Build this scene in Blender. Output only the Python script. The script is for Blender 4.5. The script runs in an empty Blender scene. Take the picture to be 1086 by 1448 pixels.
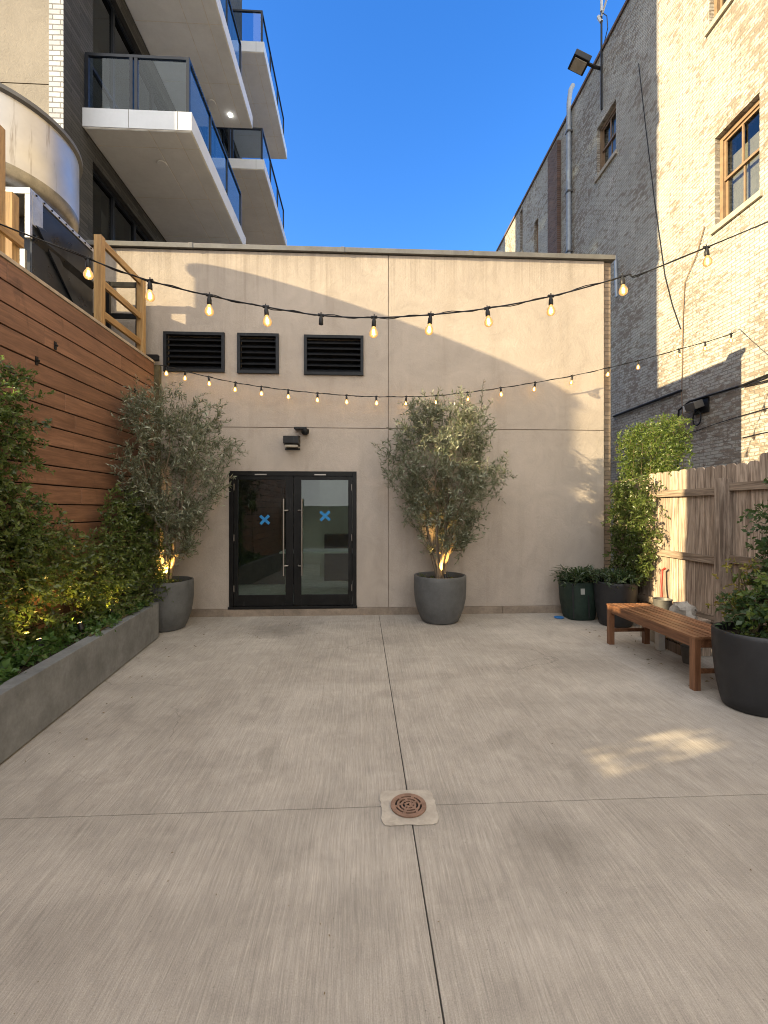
import bpy, bmesh, math, random
import numpy as np
from mathutils import Vector, Matrix

random.seed(7)
RNG = np.random.default_rng(11)
S = bpy.context.scene
COL = S.collection
PI = math.pi

# ------------------------------------------------------------------ geometry of the view
F = 635.0; CX = 543.0; HZ = 720.0; H = 1.64
TH = math.radians(2.8)
c_, s_ = math.cos(TH), math.sin(TH)

def ray(x, y):
    a = (x - CX) / F
    return Vector((a * c_ + s_, c_ - a * s_, (HZ - y) / F))

def onY(x, y, Y):
    r = ray(x, y); k = Y / r.y
    return Vector((r.x * k, Y, H + r.z * k))

def onX(x, y, X):
    r = ray(x, y); k = X / r.x
    return Vector((X, r.y * k, H + r.z * k))

# ------------------------------------------------------------------ helpers
class MB:
    def __init__(s):
        s.v = []; s.f = []

    def add(s, vs, fs):
        n = len(s.v)
        s.v += [tuple(p) for p in vs]
        s.f += [tuple(i + n for i in f) for f in fs]
        return s

    def box(s, x0, x1, y0, y1, z0, z1):
        vs = [(x0,y0,z0),(x1,y0,z0),(x1,y1,z0),(x0,y1,z0),(x0,y0,z1),(x1,y0,z1),(x1,y1,z1),(x0,y1,z1)]
        return s.add(vs, [(0,3,2,1),(4,5,6,7),(0,1,5,4),(1,2,6,5),(2,3,7,6),(3,0,4,7)])

    def obox(s, ctr, size, rot=(0,0,0)):
        from mathutils import Euler
        R = Euler(rot).to_matrix(); a, b, c = size[0]/2, size[1]/2, size[2]/2
        ctr = Vector(ctr)
        vs = [ctr + R @ Vector(p) for p in [(-a,-b,-c),(a,-b,-c),(a,b,-c),(-a,b,-c),(-a,-b,c),(a,-b,c),(a,b,c),(-a,b,c)]]
        return s.add(vs, [(0,3,2,1),(4,5,6,7),(0,1,5,4),(1,2,6,5),(2,3,7,6),(3,0,4,7)])

    def quad(s, a, b, c, d):
        return s.add([a,b,c,d], [(0,1,2,3)])

    def prism(s, poly, d):
        """poly: 3D points (planar), extruded by vector d"""
        n = len(poly); d = Vector(d)
        vs = [Vector(p) for p in poly] + [Vector(p) + d for p in poly]
        fs = [tuple(range(n))[::-1], tuple(range(n, 2*n))]
        fs += [(i, (i+1) % n, (i+1) % n + n, i + n) for i in range(n)]
        return s.add(vs, fs)

    def tube(s, pts, r, n=8, cap=True):
        pts = [Vector(p) for p in pts]
        m = len(pts)
        if not hasattr(r, '__len__'): r = [r] * m
        up = Vector((0.13, 0.27, 0.95)); vs = []; prev = None
        for i, p in enumerate(pts):
            t = (pts[min(i+1, m-1)] - pts[max(i-1, 0)])
            if t.length < 1e-9: t = Vector((0,0,1))
            t.normalize()
            if prev is None:
                u = t.cross(up)
                if u.length < 1e-3: u = t.cross(Vector((1,0,0)))
            else:
                u = prev - t * prev.dot(t)
                if u.length < 1e-6: u = t.cross(up)
            u.normalize(); prev = u; w = t.cross(u)
            for k in range(n):
                a = 2 * PI * k / n
                vs.append(p + (u * math.cos(a) + w * math.sin(a)) * r[i])
        fs = []
        for i in range(m - 1):
            for k in range(n):
                k2 = (k + 1) % n
                fs.append((i*n+k, i*n+k2, (i+1)*n+k2, (i+1)*n+k))
        if cap:
            fs.append(tuple(range(n))[::-1]); fs.append(tuple((m-1)*n + k for k in range(n)))
        return s.add(vs, fs)

    def lathe(s, prof, n=40, ctr=(0,0,0)):
        """prof: (r, z) list"""
        cx, cy, cz = ctr; vs = []; m = len(prof)
        for r, z in prof:
            for k in range(n):
                a = 2*PI*k/n
                vs.append((cx + r*math.cos(a), cy + r*math.sin(a), cz + z))
        fs = []
        for i in range(m-1):
            for k in range(n):
                k2 = (k+1) % n
                fs.append((i*n+k, i*n+k2, (i+1)*n+k2, (i+1)*n+k))
        return s.add(vs, fs)

    def build(s, name, mat, parent=None, bevel=0, smooth=False, seg=2):
        o_ = wloc(parent) if parent else Vector((0,0,0))
        me = bpy.data.meshes.new(name)
        me.from_pydata([(v[0]-o_.x, v[1]-o_.y, v[2]-o_.z) for v in s.v], [], s.f)
        bm = bmesh.new(); bm.from_mesh(me)
        bmesh.ops.recalc_face_normals(bm, faces=bm.faces)
        if bevel:
            es = [e for e in bm.edges if len(e.link_faces) == 2 and e.calc_face_angle(0) > 0.6]
            bmesh.ops.bevel(bm, geom=es, offset=bevel, segments=seg, profile=0.7, affect='EDGES', clamp_overlap=True)
        bm.to_mesh(me); bm.free()
        me.materials.append(mat)
        if smooth:
            for p in me.polygons: p.use_smooth = True
            if hasattr(me, 'set_sharp_from_angle'): me.set_sharp_from_angle(angle=math.radians(40))
        o = bpy.data.objects.new(name, me); COL.objects.link(o)
        if parent: o.parent = parent
        return o

def wloc(o):
    p = Vector(o.location)
    while o.parent:
        o = o.parent; p += o.location
    return p

def thing(name, loc, label, cat, group=None):
    o = bpy.data.objects.new(name, None); COL.objects.link(o)
    o.location = loc; o.empty_display_size = 0.2
    return tag(o, label, cat, group)

def tag(o, label=None, cat=None, group=None, kind=None):
    if label: o['label'] = label
    if cat: o['category'] = cat
    if group: o['group'] = group
    if kind: o['kind'] = kind
    return o

def kids(o):
    return [c for c in bpy.data.objects if c.parent == o]

def copy_tree(o, loc=None, parent=None):
    c = o.copy(); COL.objects.link(c); c.parent = parent
    if loc is not None: c.location = loc
    for ch in kids(o): copy_tree(ch, None, c)
    return c

# ------------------------------------------------------------------ materials
class NT:
    def __init__(s, name):
        s.m = bpy.data.materials.new(name); s.m.use_nodes = True
        s.t = s.m.node_tree; s.n = s.t.nodes; s.l = s.t.links
        s.b = s.n['Principled BSDF']; s.out = s.n['Material Output']
        s._tc = None

    def N(s, kind, **kw):
        n = s.n.new(kind)
        for k, v in kw.items():
            if k.startswith('i_'):
                key = k[2:].replace('_', ' ')
                n.inputs[key].default_value = v
            else: setattr(n, k, v)
        return n

    def L(s, a, b): s.l.new(a, b)

    def obj(s):
        if not s._tc: s._tc = s.n.new('ShaderNodeTexCoord')
        return s._tc.outputs['Object']

    def world(s):
        return s.n.new('ShaderNodeNewGeometry').outputs['Position']

    def mapped(s, src, scale=(1,1,1), rot=(0,0,0), loc=(0,0,0)):
        m = s.n.new('ShaderNodeMapping'); s.L(src, m.inputs['Vector'])
        m.inputs['Scale'].default_value = scale; m.inputs['Rotation'].default_value = rot; m.inputs['Location'].default_value = loc
        return m.outputs[0]

    def noise(s, vec, scale, detail=4, rough=0.55, dist=0):
        n = s.n.new('ShaderNodeTexNoise'); s.L(vec, n.inputs['Vector'])
        n.inputs['Scale'].default_value = scale; n.inputs['Detail'].default_value = detail
        n.inputs['Roughness'].default_value = rough; n.inputs['Distortion'].default_value = dist
        return n.outputs['Fac']

    def ramp(s, fac, stops):
        r = s.n.new('ShaderNodeValToRGB'); s.L(fac, r.inputs['Fac'])
        e = r.color_ramp.elements
        while len(e) < len(stops): e.new(0.5)
        for i, (p, c) in enumerate(stops):
            e[i].position = p
            e[i].color = (c, c, c, 1) if not hasattr(c, '__len__') else (c[0], c[1], c[2], 1)
        return r.outputs['Color']

    def mix(s, a, b, fac, mode='MIX'):
        n = s.n.new('ShaderNodeMix'); n.data_type = 'RGBA'; n.blend_type = mode
        for v, i in ((a, 6), (b, 7)):
            if hasattr(v, 'is_linked') or hasattr(v, 'links'): s.L(v, n.inputs[i])
            else: n.inputs[i].default_value = (v[0], v[1], v[2], 1)
        if hasattr(fac, 'links'): s.L(fac, n.inputs[0])
        else: n.inputs[0].default_value = fac
        return n.outputs[2]

    def math(s, op, a, b=None):
        n = s.n.new('ShaderNodeMath'); n.operation = op
        for i, v in enumerate((a, b)):
            if v is None: continue
            if hasattr(v, 'links'): s.L(v, n.inputs[i])
            else: n.inputs[i].default_value = v
        return n.outputs[0]

    def bump(s, h, strength=0.3, dist=0.01, normal=None):
        b = s.n.new('ShaderNodeBump'); s.L(h, b.inputs['Height'])
        b.inputs['Strength'].default_value = strength; b.inputs['Distance'].default_value = dist
        if normal is not None: s.L(normal, b.inputs['Normal'])
        return b.outputs[0]

    def col(s, v):
        if hasattr(v, 'links'): s.L(v, s.b.inputs['Base Color'])
        else: s.b.inputs['Base Color'].default_value = (v[0], v[1], v[2], 1)
        return s

    def rough(s, v):
        if hasattr(v, 'links'): s.L(v, s.b.inputs['Roughness'])
        else: s.b.inputs['Roughness'].default_value = v
        return s

    def nrm(s, v): s.L(v, s.b.inputs['Normal']); return s

def plain(name, col, rough=0.5, metal=0, var=0.15, nscale=6, bump=0.0, bscale=80, bdist=0.003):
    t = NT(name); g = t.world()
    n = t.noise(g, nscale, 5, 0.6)
    a = [c*(1-var) for c in col]; b = [min(1, c*(1+var)) for c in col]
    c = t.ramp(n, [(0.3, a), (0.7, b)])
    fn = t.noise(g, nscale*9, 5, 0.75)
    c = t.mix(c, t.ramp(fn, [(0.3, 1-var*0.8), (0.7, 1+var*0.5)]), 0.7, 'MULTIPLY')
    sc = t.noise(t.mapped(g, (nscale*1.5, nscale*1.5, nscale*0.35)), 1.0, 6, 0.7, 0.7)
    c = t.mix(c, [min(1, x*1.35+0.02) for x in col], t.math('MULTIPLY', t.ramp(sc, [(0.58,0),(0.72,1)]), min(1, var*1.8)))
    t.col(c)
    r = t.ramp(t.noise(g, nscale*2.3, 3), [(0.3, max(0, rough-0.08)), (0.7, min(1, rough+0.08))])
    t.rough(r); t.b.inputs['Metallic'].default_value = metal
    if bump: t.nrm(t.bump(t.noise(g, bscale, 4), bump, bdist))
    return t.m

def m_stucco(name, base, warm):
    t = NT(name); g = t.world()
    big = t.noise(g, 0.55, 5, 0.6, 0.4)
    c = t.mix([x*0.9 for x in base], [min(1, x*1.07) for x in base], t.ramp(big, [(0.3,0),(0.7,1)]))
    # rain streaks, vertical
    st = t.noise(t.mapped(g, (3.0,3.0,0.22)), 1.3, 5, 0.65)
    c = t.mix(c, warm, t.math('MULTIPLY', t.ramp(st, [(0.52,0),(0.75,1)]), 0.42))
    # drips that start under the coping
    sz = t.n.new('ShaderNodeSeparateXYZ'); t.L(g, sz.inputs[0])
    dr_ = t.math('SUBTRACT', t.noise(t.mapped(g, (7,7,0.05)), 1.5, 5, 0.75), t.math('MULTIPLY', t.math('SUBTRACT', 5.6, sz.outputs['Z']), 0.22))
    c = t.mix(c, [x*0.6 for x in warm], t.math('MULTIPLY', t.ramp(dr_, [(0.42,0),(0.58,1)]), 0.3))
    bl2 = t.noise(g, 2.1, 6, 0.7, 1.1)
    c = t.mix(c, t.ramp(bl2, [(0.32,0.86),(0.66,1.06)]), 0.85, 'MULTIPLY')
    fine = t.noise(g, 95, 3, 0.7)
    c = t.mix(c, t.ramp(fine, [(0.3,0.74),(0.62,1.02)]), 0.7, 'MULTIPLY')
    t.col(c).rough(0.92)
    # trowel swirls + sand
    sw = t.noise(g, 9, 5, 0.65, 1.6)
    h = t.math('ADD', t.math('MULTIPLY', sw, 0.6), t.math('MULTIPLY', t.noise(g, 130, 4, 0.7), 0.5))
    t.nrm(t.bump(h, 0.65, 0.014))
    return t.m

def m_brick(name, axis, c1, c2, mortar, bw=0.2, rh=0.0685, peel=None, bump=0.8, mort=0.009, peel_lo=0.54):
    """axis 'x': wall normal along X (uses y,z); axis 'y': uses x,z"""
    t = NT(name); g = t.world()
    sx = t.n.new('ShaderNodeSeparateXYZ'); t.L(g, sx.inputs[0])
    cb = t.n.new('ShaderNodeCombineXYZ')
    t.L(sx.outputs['Y' if axis == 'x' else 'X'], cb.inputs[0]); t.L(sx.outputs['Z'], cb.inputs[1])
    # waviness so that courses are not ruler straight
    wob = t.n.new('ShaderNodeTexNoise'); t.L(g, wob.inputs['Vector']); wob.inputs['Scale'].default_value = 2.5; wob.inputs['Detail'].default_value = 3
    sc = t.n.new('ShaderNodeVectorMath'); sc.operation = 'SCALE'; t.L(wob.outputs['Color'], sc.inputs[0]); sc.inputs['Scale'].default_value = 0.02
    ad = t.n.new('ShaderNodeVectorMath'); ad.operation = 'ADD'; t.L(cb.outputs[0], ad.inputs[0]); t.L(sc.outputs[0], ad.inputs[1])
    br = t.n.new('ShaderNodeTexBrick'); t.L(ad.outputs[0], br.inputs['Vector'])
    br.inputs['Scale'].default_value = 1; br.inputs['Brick Width'].default_value = bw; br.inputs['Row Height'].default_value = rh
    br.inputs['Mortar Size'].default_value = mort; br.inputs['Mortar Smooth'].default_value = 0.35
    br.inputs['Bias'].default_value = 0
    br.inputs['Color1'].default_value = (0,0,0,1); br.inputs['Color2'].default_value = (1,1,1,1); br.inputs['Mortar'].default_value = (0.5,0.5,0.5,1)
    c = t.mix(c1, c2, br.outputs['Color'])
    n2 = t.noise(g, 1.1, 6, 0.65, 0.3)
    c = t.mix(c, t.ramp(n2, [(0.3,0.72),(0.7,1.08)]), 0.8, 'MULTIPLY')
    if peel:
        pn = t.math('ADD', t.math('MULTIPLY', t.noise(t.mapped(g, (1,1,2.2)), 6.5, 7, 0.72), 0.6),
                    t.math('ADD', t.math('MULTIPLY', br.outputs['Color'], 0.10), t.math('MULTIPLY', t.noise(g, 0.45, 4, 0.6), 0.34)))
        pf = t.ramp(pn, [(peel_lo,0),(peel_lo+0.06,1)])
        c = t.mix(c, peel, t.math('MULTIPLY', pf, 0.8))
    mf = br.outputs['Fac']
    c = t.mix(c, mortar, t.math('MULTIPLY', mf, 0.75))
    c = t.mix(c, t.ramp(t.noise(g, 60, 4, 0.7), [(0.3,0.8),(0.65,1.0)]), 0.6, 'MULTIPLY')
    t.col(c).rough(0.9)
    h = t.math('ADD', t.math('SUBTRACT', 1.0, mf), t.math('MULTIPLY', t.noise(g, 22, 6, 0.75), 0.75))
    t.nrm(t.bump(h, bump, 0.018))
    return t.m

def m_concrete():
    t = NT('broomed_concrete'); g = t.world()
    big = t.noise(g, 0.55, 7, 0.66, 0.8)
    c = t.ramp(big, [(0.28,(0.345,0.308,0.27)), (0.5,(0.43,0.39,0.345)), (0.72,(0.51,0.466,0.415))])
    md = t.noise(g, 3.1, 7, 0.72, 0.6)
    c = t.mix(c, t.ramp(md, [(0.3,0.80),(0.68,1.12)]), 0.85, 'MULTIPLY')
    wv = t.n.new('ShaderNodeTexNoise'); t.L(g, wv.inputs['Vector']); wv.inputs['Scale'].default_value = 0.8
    sc = t.n.new('ShaderNodeVectorMath'); sc.operation = 'SCALE'; t.L(wv.outputs['Color'], sc.inputs[0]); sc.inputs['Scale'].default_value = 0.10
    ad = t.n.new('ShaderNodeVectorMath'); ad.operation = 'ADD'; t.L(g, ad.inputs[0]); t.L(sc.outputs[0], ad.inputs[1])
    gw = ad.outputs[0]
    st = t.noise(t.mapped(gw, (26, 0.55, 1)), 1.5, 7, 0.72)
    st2 = t.noise(t.mapped(gw, (150, 5.0, 1)), 1.2, 5, 0.8)
    st3 = t.noise(t.mapped(gw, (62, 0.9, 1)), 1.3, 6, 0.75)
    c = t.mix(c, t.ramp(st3, [(0.3,0.72),(0.66,1.16)]), 0.65, 'MULTIPLY')
    msk = t.ramp(t.noise(g, 0.9, 3), [(0.35,0.25),(0.65,1.0)])
    c = t.mix(c, t.ramp(st, [(0.3,0.74),(0.68,1.14)]), t.math('MULTIPLY', msk, 0.55), 'MULTIPLY')
    c = t.mix(c, t.ramp(st2, [(0.3,0.68),(0.66,1.16)]), 0.8, 'MULTIPLY')
    bd = t.noise(t.mapped(g, (0.22, 2.3, 1)), 1.0, 5, 0.6)
    c = t.mix(c, t.ramp(bd, [(0.35,0.88),(0.62,1.05)]), 0.6, 'MULTIPLY')
    # old water stains
    sn = t.noise(g, 1.05, 7, 0.7, 1.2)
    c = t.mix(c, (0.16,0.14,0.115), t.math('MULTIPLY', t.ramp(sn, [(0.56,0),(0.74,1)]), 0.36))
    # oil marks by the doors and near the drain
    def blot(cx, cy, r0, k):
        d = t.n.new('ShaderNodeVectorMath'); d.operation = 'DISTANCE'; t.L(g, d.inputs[0]); d.inputs[1].default_value = (cx, cy, 0)
        e = t.math('ADD', d.outputs['Value'], t.math('MULTIPLY', t.noise(g, 6, 6, 0.75), r0*1.6))
        return t.math('MULTIPLY', t.ramp(t.math('DIVIDE', e, r0*2), [(0.45,1),(0.95,0)]), k)
    for (cx, cy, r0, k) in ((-1.15, 6.15, 0.45, 0.6), (0.95, 2.15, 0.30, 0.45), (0.3, 5.6, 0.5, 0.22), (-1.9, 4.2, 0.4, 0.25), (2.4, 4.6, 0.5, 0.25), (0.26, 2.47, 0.30, 0.4)):
        c = t.mix(c, (0.13,0.115,0.10), blot(cx, cy, r0, k))
    # hairline cracks
    vo = t.n.new('ShaderNodeTexVoronoi'); vo.feature = 'DISTANCE_TO_EDGE'; vo.inputs['Scale'].default_value = 0.55
    dn = t.n.new('ShaderNodeTexNoise'); t.L(g, dn.inputs['Vector']); dn.inputs['Scale'].default_value = 3; dn.inputs['Detail'].default_value = 6
    s2 = t.n.new('ShaderNodeVectorMath'); s2.operation = 'SCALE'; t.L(dn.outputs['Color'], s2.inputs[0]); s2.inputs['Scale'].default_value = 0.35
    a2 = t.n.new('ShaderNodeVectorMath'); a2.operation = 'ADD'; t.L(g, a2.inputs[0]); t.L(s2.outputs[0], a2.inputs[1]); t.L(a2.outputs[0], vo.inputs['Vector'])
    ck = t.math('MULTIPLY', t.ramp(vo.outputs['Distance'], [(0.0008,1),(0.0022,0)]), t.ramp(t.noise(g, 0.7, 2), [(0.5,0),(0.62,0.5)]))
    c = t.mix(c, (0.10,0.088,0.075), ck)
    # pits
    sp = t.n.new('ShaderNodeTexVoronoi'); t.L(g, sp.inputs['Vector']); sp.inputs['Scale'].default_value = 30
    c = t.mix(c, (0.08,0.07,0.06), t.math('MULTIPLY', t.ramp(sp.outputs['Distance'], [(0.04,1),(0.10,0)]), t.ramp(t.noise(g, 4, 4), [(0.45,0),(0.6,0.75)])))
    fi = t.noise(g, 190, 3, 0.85)
    c = t.mix(c, t.ramp(fi, [(0.28,0.66),(0.7,1.2)]), 0.75, 'MULTIPLY')
    t.col(c)
    t.rough(t.ramp(md, [(0.3,0.68),(0.7,0.9)]))
    h = t.math('ADD', t.math('MULTIPLY', st2, 0.7), t.math('ADD', t.math('MULTIPLY', fi, 0.4), t.math('MULTIPLY', st3, 0.6)))
    t.nrm(t.bump(h, 0.4, 0.006))
    return t.m

def m_wood(name, dark, light, axis=1, rough=0.6, scale=1.0, knots=0.0, bump=0.25, pitch=None, streak=None, even=0.0):
    """grain runs along axis 0/1/2"""
    t = NT(name); g = t.world()
    sc = [14*scale]*3; sc[axis] = 0.9*scale
    inf = t.n.new('ShaderNodeNewGeometry')
    off = t.n.new('ShaderNodeVectorMath'); off.operation = 'ADD'
    t.L(t.mapped(g, sc), off.inputs[0])
    rnd = t.math('MULTIPLY', inf.outputs['Random Per Island'], 37.0)
    cb = t.n.new('ShaderNodeCombineXYZ')
    for i in range(3): t.L(rnd, cb.inputs[i])
    t.L(cb.outputs[0], off.inputs[1])
    n = t.noise(off.outputs[0], 1.0, 7, 0.62, 0.9 + knots)
    c = t.ramp(n, [(0.36-even*.1, dark), (0.64+even*.1, light)])
    fine = t.noise(t.mapped(off.outputs[0], (4,4,4)), 1.0, 5, 0.75)
    c = t.mix(c, t.ramp(fine, [(0.32,0.55),(0.62,1.1)]), 0.75, 'MULTIPLY')
    isl = t.ramp(t.math('FRACT', t.math('MULTIPLY', inf.outputs['Random Per Island'], 7.31)), [(0,0.66+even*.22),(1,1.2-even*.1)])
    c = t.mix(c, isl, 0.8, 'MULTIPLY')
    bl = t.noise(g, 1.3, 4, 0.6)
    c = t.mix(c, t.ramp(bl, [(0.3,0.82),(0.65,1.05)]), 0.6, 'MULTIPLY')
    if streak:
        s2 = t.noise(t.mapped(g, (2.5,2.5,1.2)), 1.6, 5, 0.7, 0.6)
        c = t.mix(c, streak, t.math('MULTIPLY', t.ramp(s2, [(0.60,0),(0.76,1)]), 0.7))
    t.col(c); t.rough(t.ramp(n, [(0.3,rough-0.1),(0.7,rough+0.1)]))
    t.nrm(t.bump(t.math('ADD', n, t.math('MULTIPLY', fine, 0.5)), bump, 0.006))
    return t.m

def m_leaf(name, cols, rough=0.42, trans=0.3, spec=0.5, tcol=None):
    t = NT(name)
    inf = t.n.new('ShaderNodeNewGeometry')
    k = len(cols)
    c = t.ramp(inf.outputs['Random Per Island'], [(i/(k-1), cc) for i, cc in enumerate(cols)])
    c = t.mix(c, t.ramp(t.noise(t.world(), 3.0, 3), [(0.3,0.75),(0.7,1.15)]), 0.8, 'MULTIPLY')
    t.col(c).rough(rough); t.b.inputs['Specular IOR Level'].default_value = spec
    tr = t.n.new('ShaderNodeBsdfTranslucent')
    t.L(t.mix(c, tcol or (0.5,0.8,0.2), 0.35), tr.inputs['Color'])
    mx = t.n.new('ShaderNodeMixShader'); mx.inputs[0].default_value = trans
    t.L(t.b.outputs[0], mx.inputs[1]); t.L(tr.outputs[0], mx.inputs[2]); t.L(mx.outputs[0], t.out.inputs[0])
    return t.m

def m_glass(name, tint, refl=1.5, rough=0.01, minref=0.0, wav=0.0):
    t = NT(name)
    tr = t.n.new('ShaderNodeBsdfTransparent'); tr.inputs[0].default_value = (*tint, 1)
    gl = t.n.new('ShaderNodeBsdfGlossy'); gl.inputs['Roughness'].default_value = rough; gl.inputs[0].default_value = (0.9,0.95,0.95,1)
    fr = t.n.new('ShaderNodeFresnel'); fr.inputs[0].default_value = refl
    if wav:
        b = t.bump(t.noise(t.world(), 1.7, 2), wav, 0.02); t.L(b, gl.inputs['Normal'])
    mx = t.n.new('ShaderNodeMixShader')
    ge = t.n.new('ShaderNodeNewGeometry'); t.L(t.math('MULTIPLY', t.math('MAXIMUM', fr.outputs[0], minref), t.math('SUBTRACT', 1.0, ge.outputs['Backfacing'])), mx.inputs[0]); t.L(tr.outputs[0], mx.inputs[1]); t.L(gl.outputs[0], mx.inputs[2])
    t.L(mx.outputs[0], t.out.inputs[0])
    return t.m

def m_emit(name, col, strength):
    t = NT(name); e = t.n.new('ShaderNodeEmission'); e.inputs[0].default_value = (*col, 1); e.inputs[1].default_value = strength
    t.L(e.outputs[0], t.out.inputs[0]); return t.m

def m_bulb():
    t = NT('bulb_glass')
    tr = t.n.new('ShaderNodeBsdfTransparent'); tr.inputs[0].default_value = (1,0.86,0.6,1)
    em = t.n.new('ShaderNodeEmission'); em.inputs[0].default_value = (1,0.52,0.16,1); em.inputs[1].default_value = 1.25
    gl = t.n.new('ShaderNodeBsdfGlossy'); gl.inputs['Roughness'].default_value = 0.05
    lw = t.n.new('ShaderNodeFresnel'); lw.inputs[0].default_value = 1.5
    m1 = t.n.new('ShaderNodeMixShader'); m1.inputs[0].default_value = 0.33
    t.L(tr.outputs[0], m1.inputs[1]); t.L(em.outputs[0], m1.inputs[2])
    m2 = t.n.new('ShaderNodeMixShader'); t.L(lw.outputs[0], m2.inputs[0]); t.L(m1.outputs[0], m2.inputs[1]); t.L(gl.outputs[0], m2.inputs[2])
    t.L(m2.outputs[0], t.out.inputs[0]); return t.m

M = {}
M['stucco'] = m_stucco('tan_stucco', (0.485,0.422,0.365), (0.34,0.285,0.23))
M['stucco2'] = m_stucco('grey_stucco', (0.36,0.325,0.28), (0.27,0.24,0.20))
M['concrete'] = m_concrete()
M['curb'] = plain('curb_concrete', (0.26,0.21,0.165), 0.85, var=0.28, nscale=4, bump=0.4)
M['patch'] = plain('drain_patch_concrete', (0.41,0.368,0.318), 0.85, var=0.22, nscale=9, bump=0.5, bscale=60)
M['joint'] = plain('joint_filler', (0.045,0.04,0.035), 0.9)
M['earth'] = plain('earth', (0.12,0.10,0.08), 0.95, var=0.3, nscale=1)
M['soil'] = plain('potting_soil', (0.035,0.024,0.016), 0.95, var=0.5, nscale=30, bump=1.0, bscale=40, bdist=0.03)
M['brick_r'] = m_brick('painted_brick', 'x', (0.45,0.435,0.395), (0.60,0.575,0.515), (0.23,0.21,0.185), peel=(0.19,0.14,0.10), bump=1.0, peel_lo=0.525)
M['brick_dark_red'] = m_brick('bare_brick', 'x', (0.12,0.075,0.06), (0.22,0.13,0.10), (0.22,0.19,0.17))
M['brick_dark'] = m_brick('charcoal_brick', 'x', (0.035,0.035,0.037), (0.075,0.073,0.072), (0.02,0.02,0.02), bw=0.4, rh=0.06, bump=0.5, mort=0.007)
M['brick_white'] = m_brick('white_brick', 'y', (0.50,0.52,0.55), (0.66,0.67,0.69), (0.10,0.10,0.10), bw=0.22, rh=0.076, bump=0.5, mort=0.010)
M['brick_pier'] = m_brick('brown_brick', 'y', (0.24,0.18,0.13), (0.36,0.28,0.21), (0.17,0.14,0.11))
M['coping'] = plain('coping_metal', (0.16,0.155,0.148), 0.5, 0.4, 0.2, 3)
M['black_metal'] = plain('black_metal', (0.012,0.012,0.013), 0.42, 0.0, 0.25, 8)
M['vent'] = plain('vent_black', (0.014,0.016,0.02), 0.5, 0.0, 0.25, 8)
M['void'] = plain('void_black', (0.004,0.004,0.004), 0.9)
M['door'] = plain('door_frame_black', (0.010,0.010,0.010), 0.38, 0.0, 0.3, 7)
M['door'].node_tree.nodes['Principled BSDF'].inputs['Specular IOR Level'].default_value = 0.2
M['black_metal'].node_tree.nodes['Principled BSDF'].inputs['Specular IOR Level'].default_value = 0.3
M['vent'].node_tree.nodes['Principled BSDF'].inputs['Specular IOR Level'].default_value = 0.25
M['steel'] = plain('brushed_steel', (0.34,0.31,0.28), 0.42, 0.9, 0.05, 3)
M['lip'] = plain('spun_metal_lip', (0.30,0.28,0.25), 0.36, 0.9, 0.2, 7)
M['galv'] = plain('galvanised_steel', (0.62,0.60,0.56), 0.36, 0.75, 0.2, 5, 0.15, 30)
M['drum'] = None
M['navy'] = plain('navy_sheet_metal', (0.018,0.022,0.030), 0.33, 0.25, 0.35, 2.0)
M['fascia'] = plain('fascia_white', (0.60,0.63,0.675), 0.55, 0, 0.05, 3)
M['soffit'] = plain('soffit_panel', (0.77,0.79,0.81), 0.6, 0, 0.07, 1.5)
M['seam'] = plain('soffit_seam', (0.75,0.73,0.69), 0.6)
M['rail_dark'] = plain('rail_dark', (0.012,0.015,0.022), 0.4, 0.2)
M['cedar'] = m_wood('stained_cedar', (0.155,0.073,0.042), (0.315,0.163,0.098), 1, 0.55, even=1.0, streak=(0.06,0.03,0.018), bump=0.3)
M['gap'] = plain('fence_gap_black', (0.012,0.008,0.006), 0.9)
M['cap'] = plain('weathered_cap', (0.42,0.34,0.26), 0.8, 0, 0.25, 6)
M['mossy'] = plain('mossy_post', (0.10,0.085,0.045), 0.9, 0, 0.4, 9, 0.6, 40)
M['pine'] = m_wood('yellow_pine', (0.42,0.235,0.085), (0.66,0.42,0.18), 2, 0.6, 0.8)
M['pine_y'] = m_wood('yellow_pine_rail', (0.42,0.235,0.085), (0.66,0.42,0.18), 1, 0.6, 0.8)
M['picket'] = m_wood('weathered_picket', (0.21,0.155,0.117), (0.56,0.45,0.36), 2, 0.8, 1.1, knots=1.6, bump=0.5)
M['picket_rail'] = m_wood('weathered_rail', (0.17,0.12,0.085), (0.46,0.36,0.275), 1, 0.8, 1.1, knots=1.2, bump=0.5)
M['teak'] = m_wood('oiled_teak', (0.17,0.072,0.036), (0.36,0.175,0.09), 1, 0.45, 1.3)
M['teak_v'] = m_wood('oiled_teak_upright', (0.17,0.072,0.036), (0.36,0.175,0.09), 2, 0.45, 1.3)
M['pot'] = plain('grey_pot', (0.098,0.101,0.103), 0.62, 0, 0.22, 5, 0.35, 50)
M['blackpot'] = plain('black_pot', (0.017,0.018,0.021), 0.5, 0, 0.25, 5, 0.3, 120, 0.002)
M['planter'] = plain('planter_cement', (0.17,0.176,0.182), 0.72, 0, 0.3, 3.2, 0.4, 40)
M['growbag'] = plain('green_grow_bag', (0.012,0.028,0.02), 0.7, 0, 0.3, 6, 0.5, 120)
M['label'] = plain('grey_label', (0.32,0.33,0.31), 0.6)
M['blue'] = plain('blue_plastic', (0.02,0.15,0.42), 0.4)
M['tape'] = plain('blue_tape', (0.012,0.19,0.47), 0.6, 0, 0.1)
M['rust'] = plain('rusty_grate', (0.24,0.145,0.105), 0.7, 0.1, 0.3, 30, 0.4, 120)
M['bark'] = m_wood('olive_bark', (0.13,0.10,0.07), (0.32,0.25,0.175), 2, 0.85, 2.0, bump=0.7)
M['vine_stem'] = plain('vine_stem', (0.10,0.075,0.035), 0.8)
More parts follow.
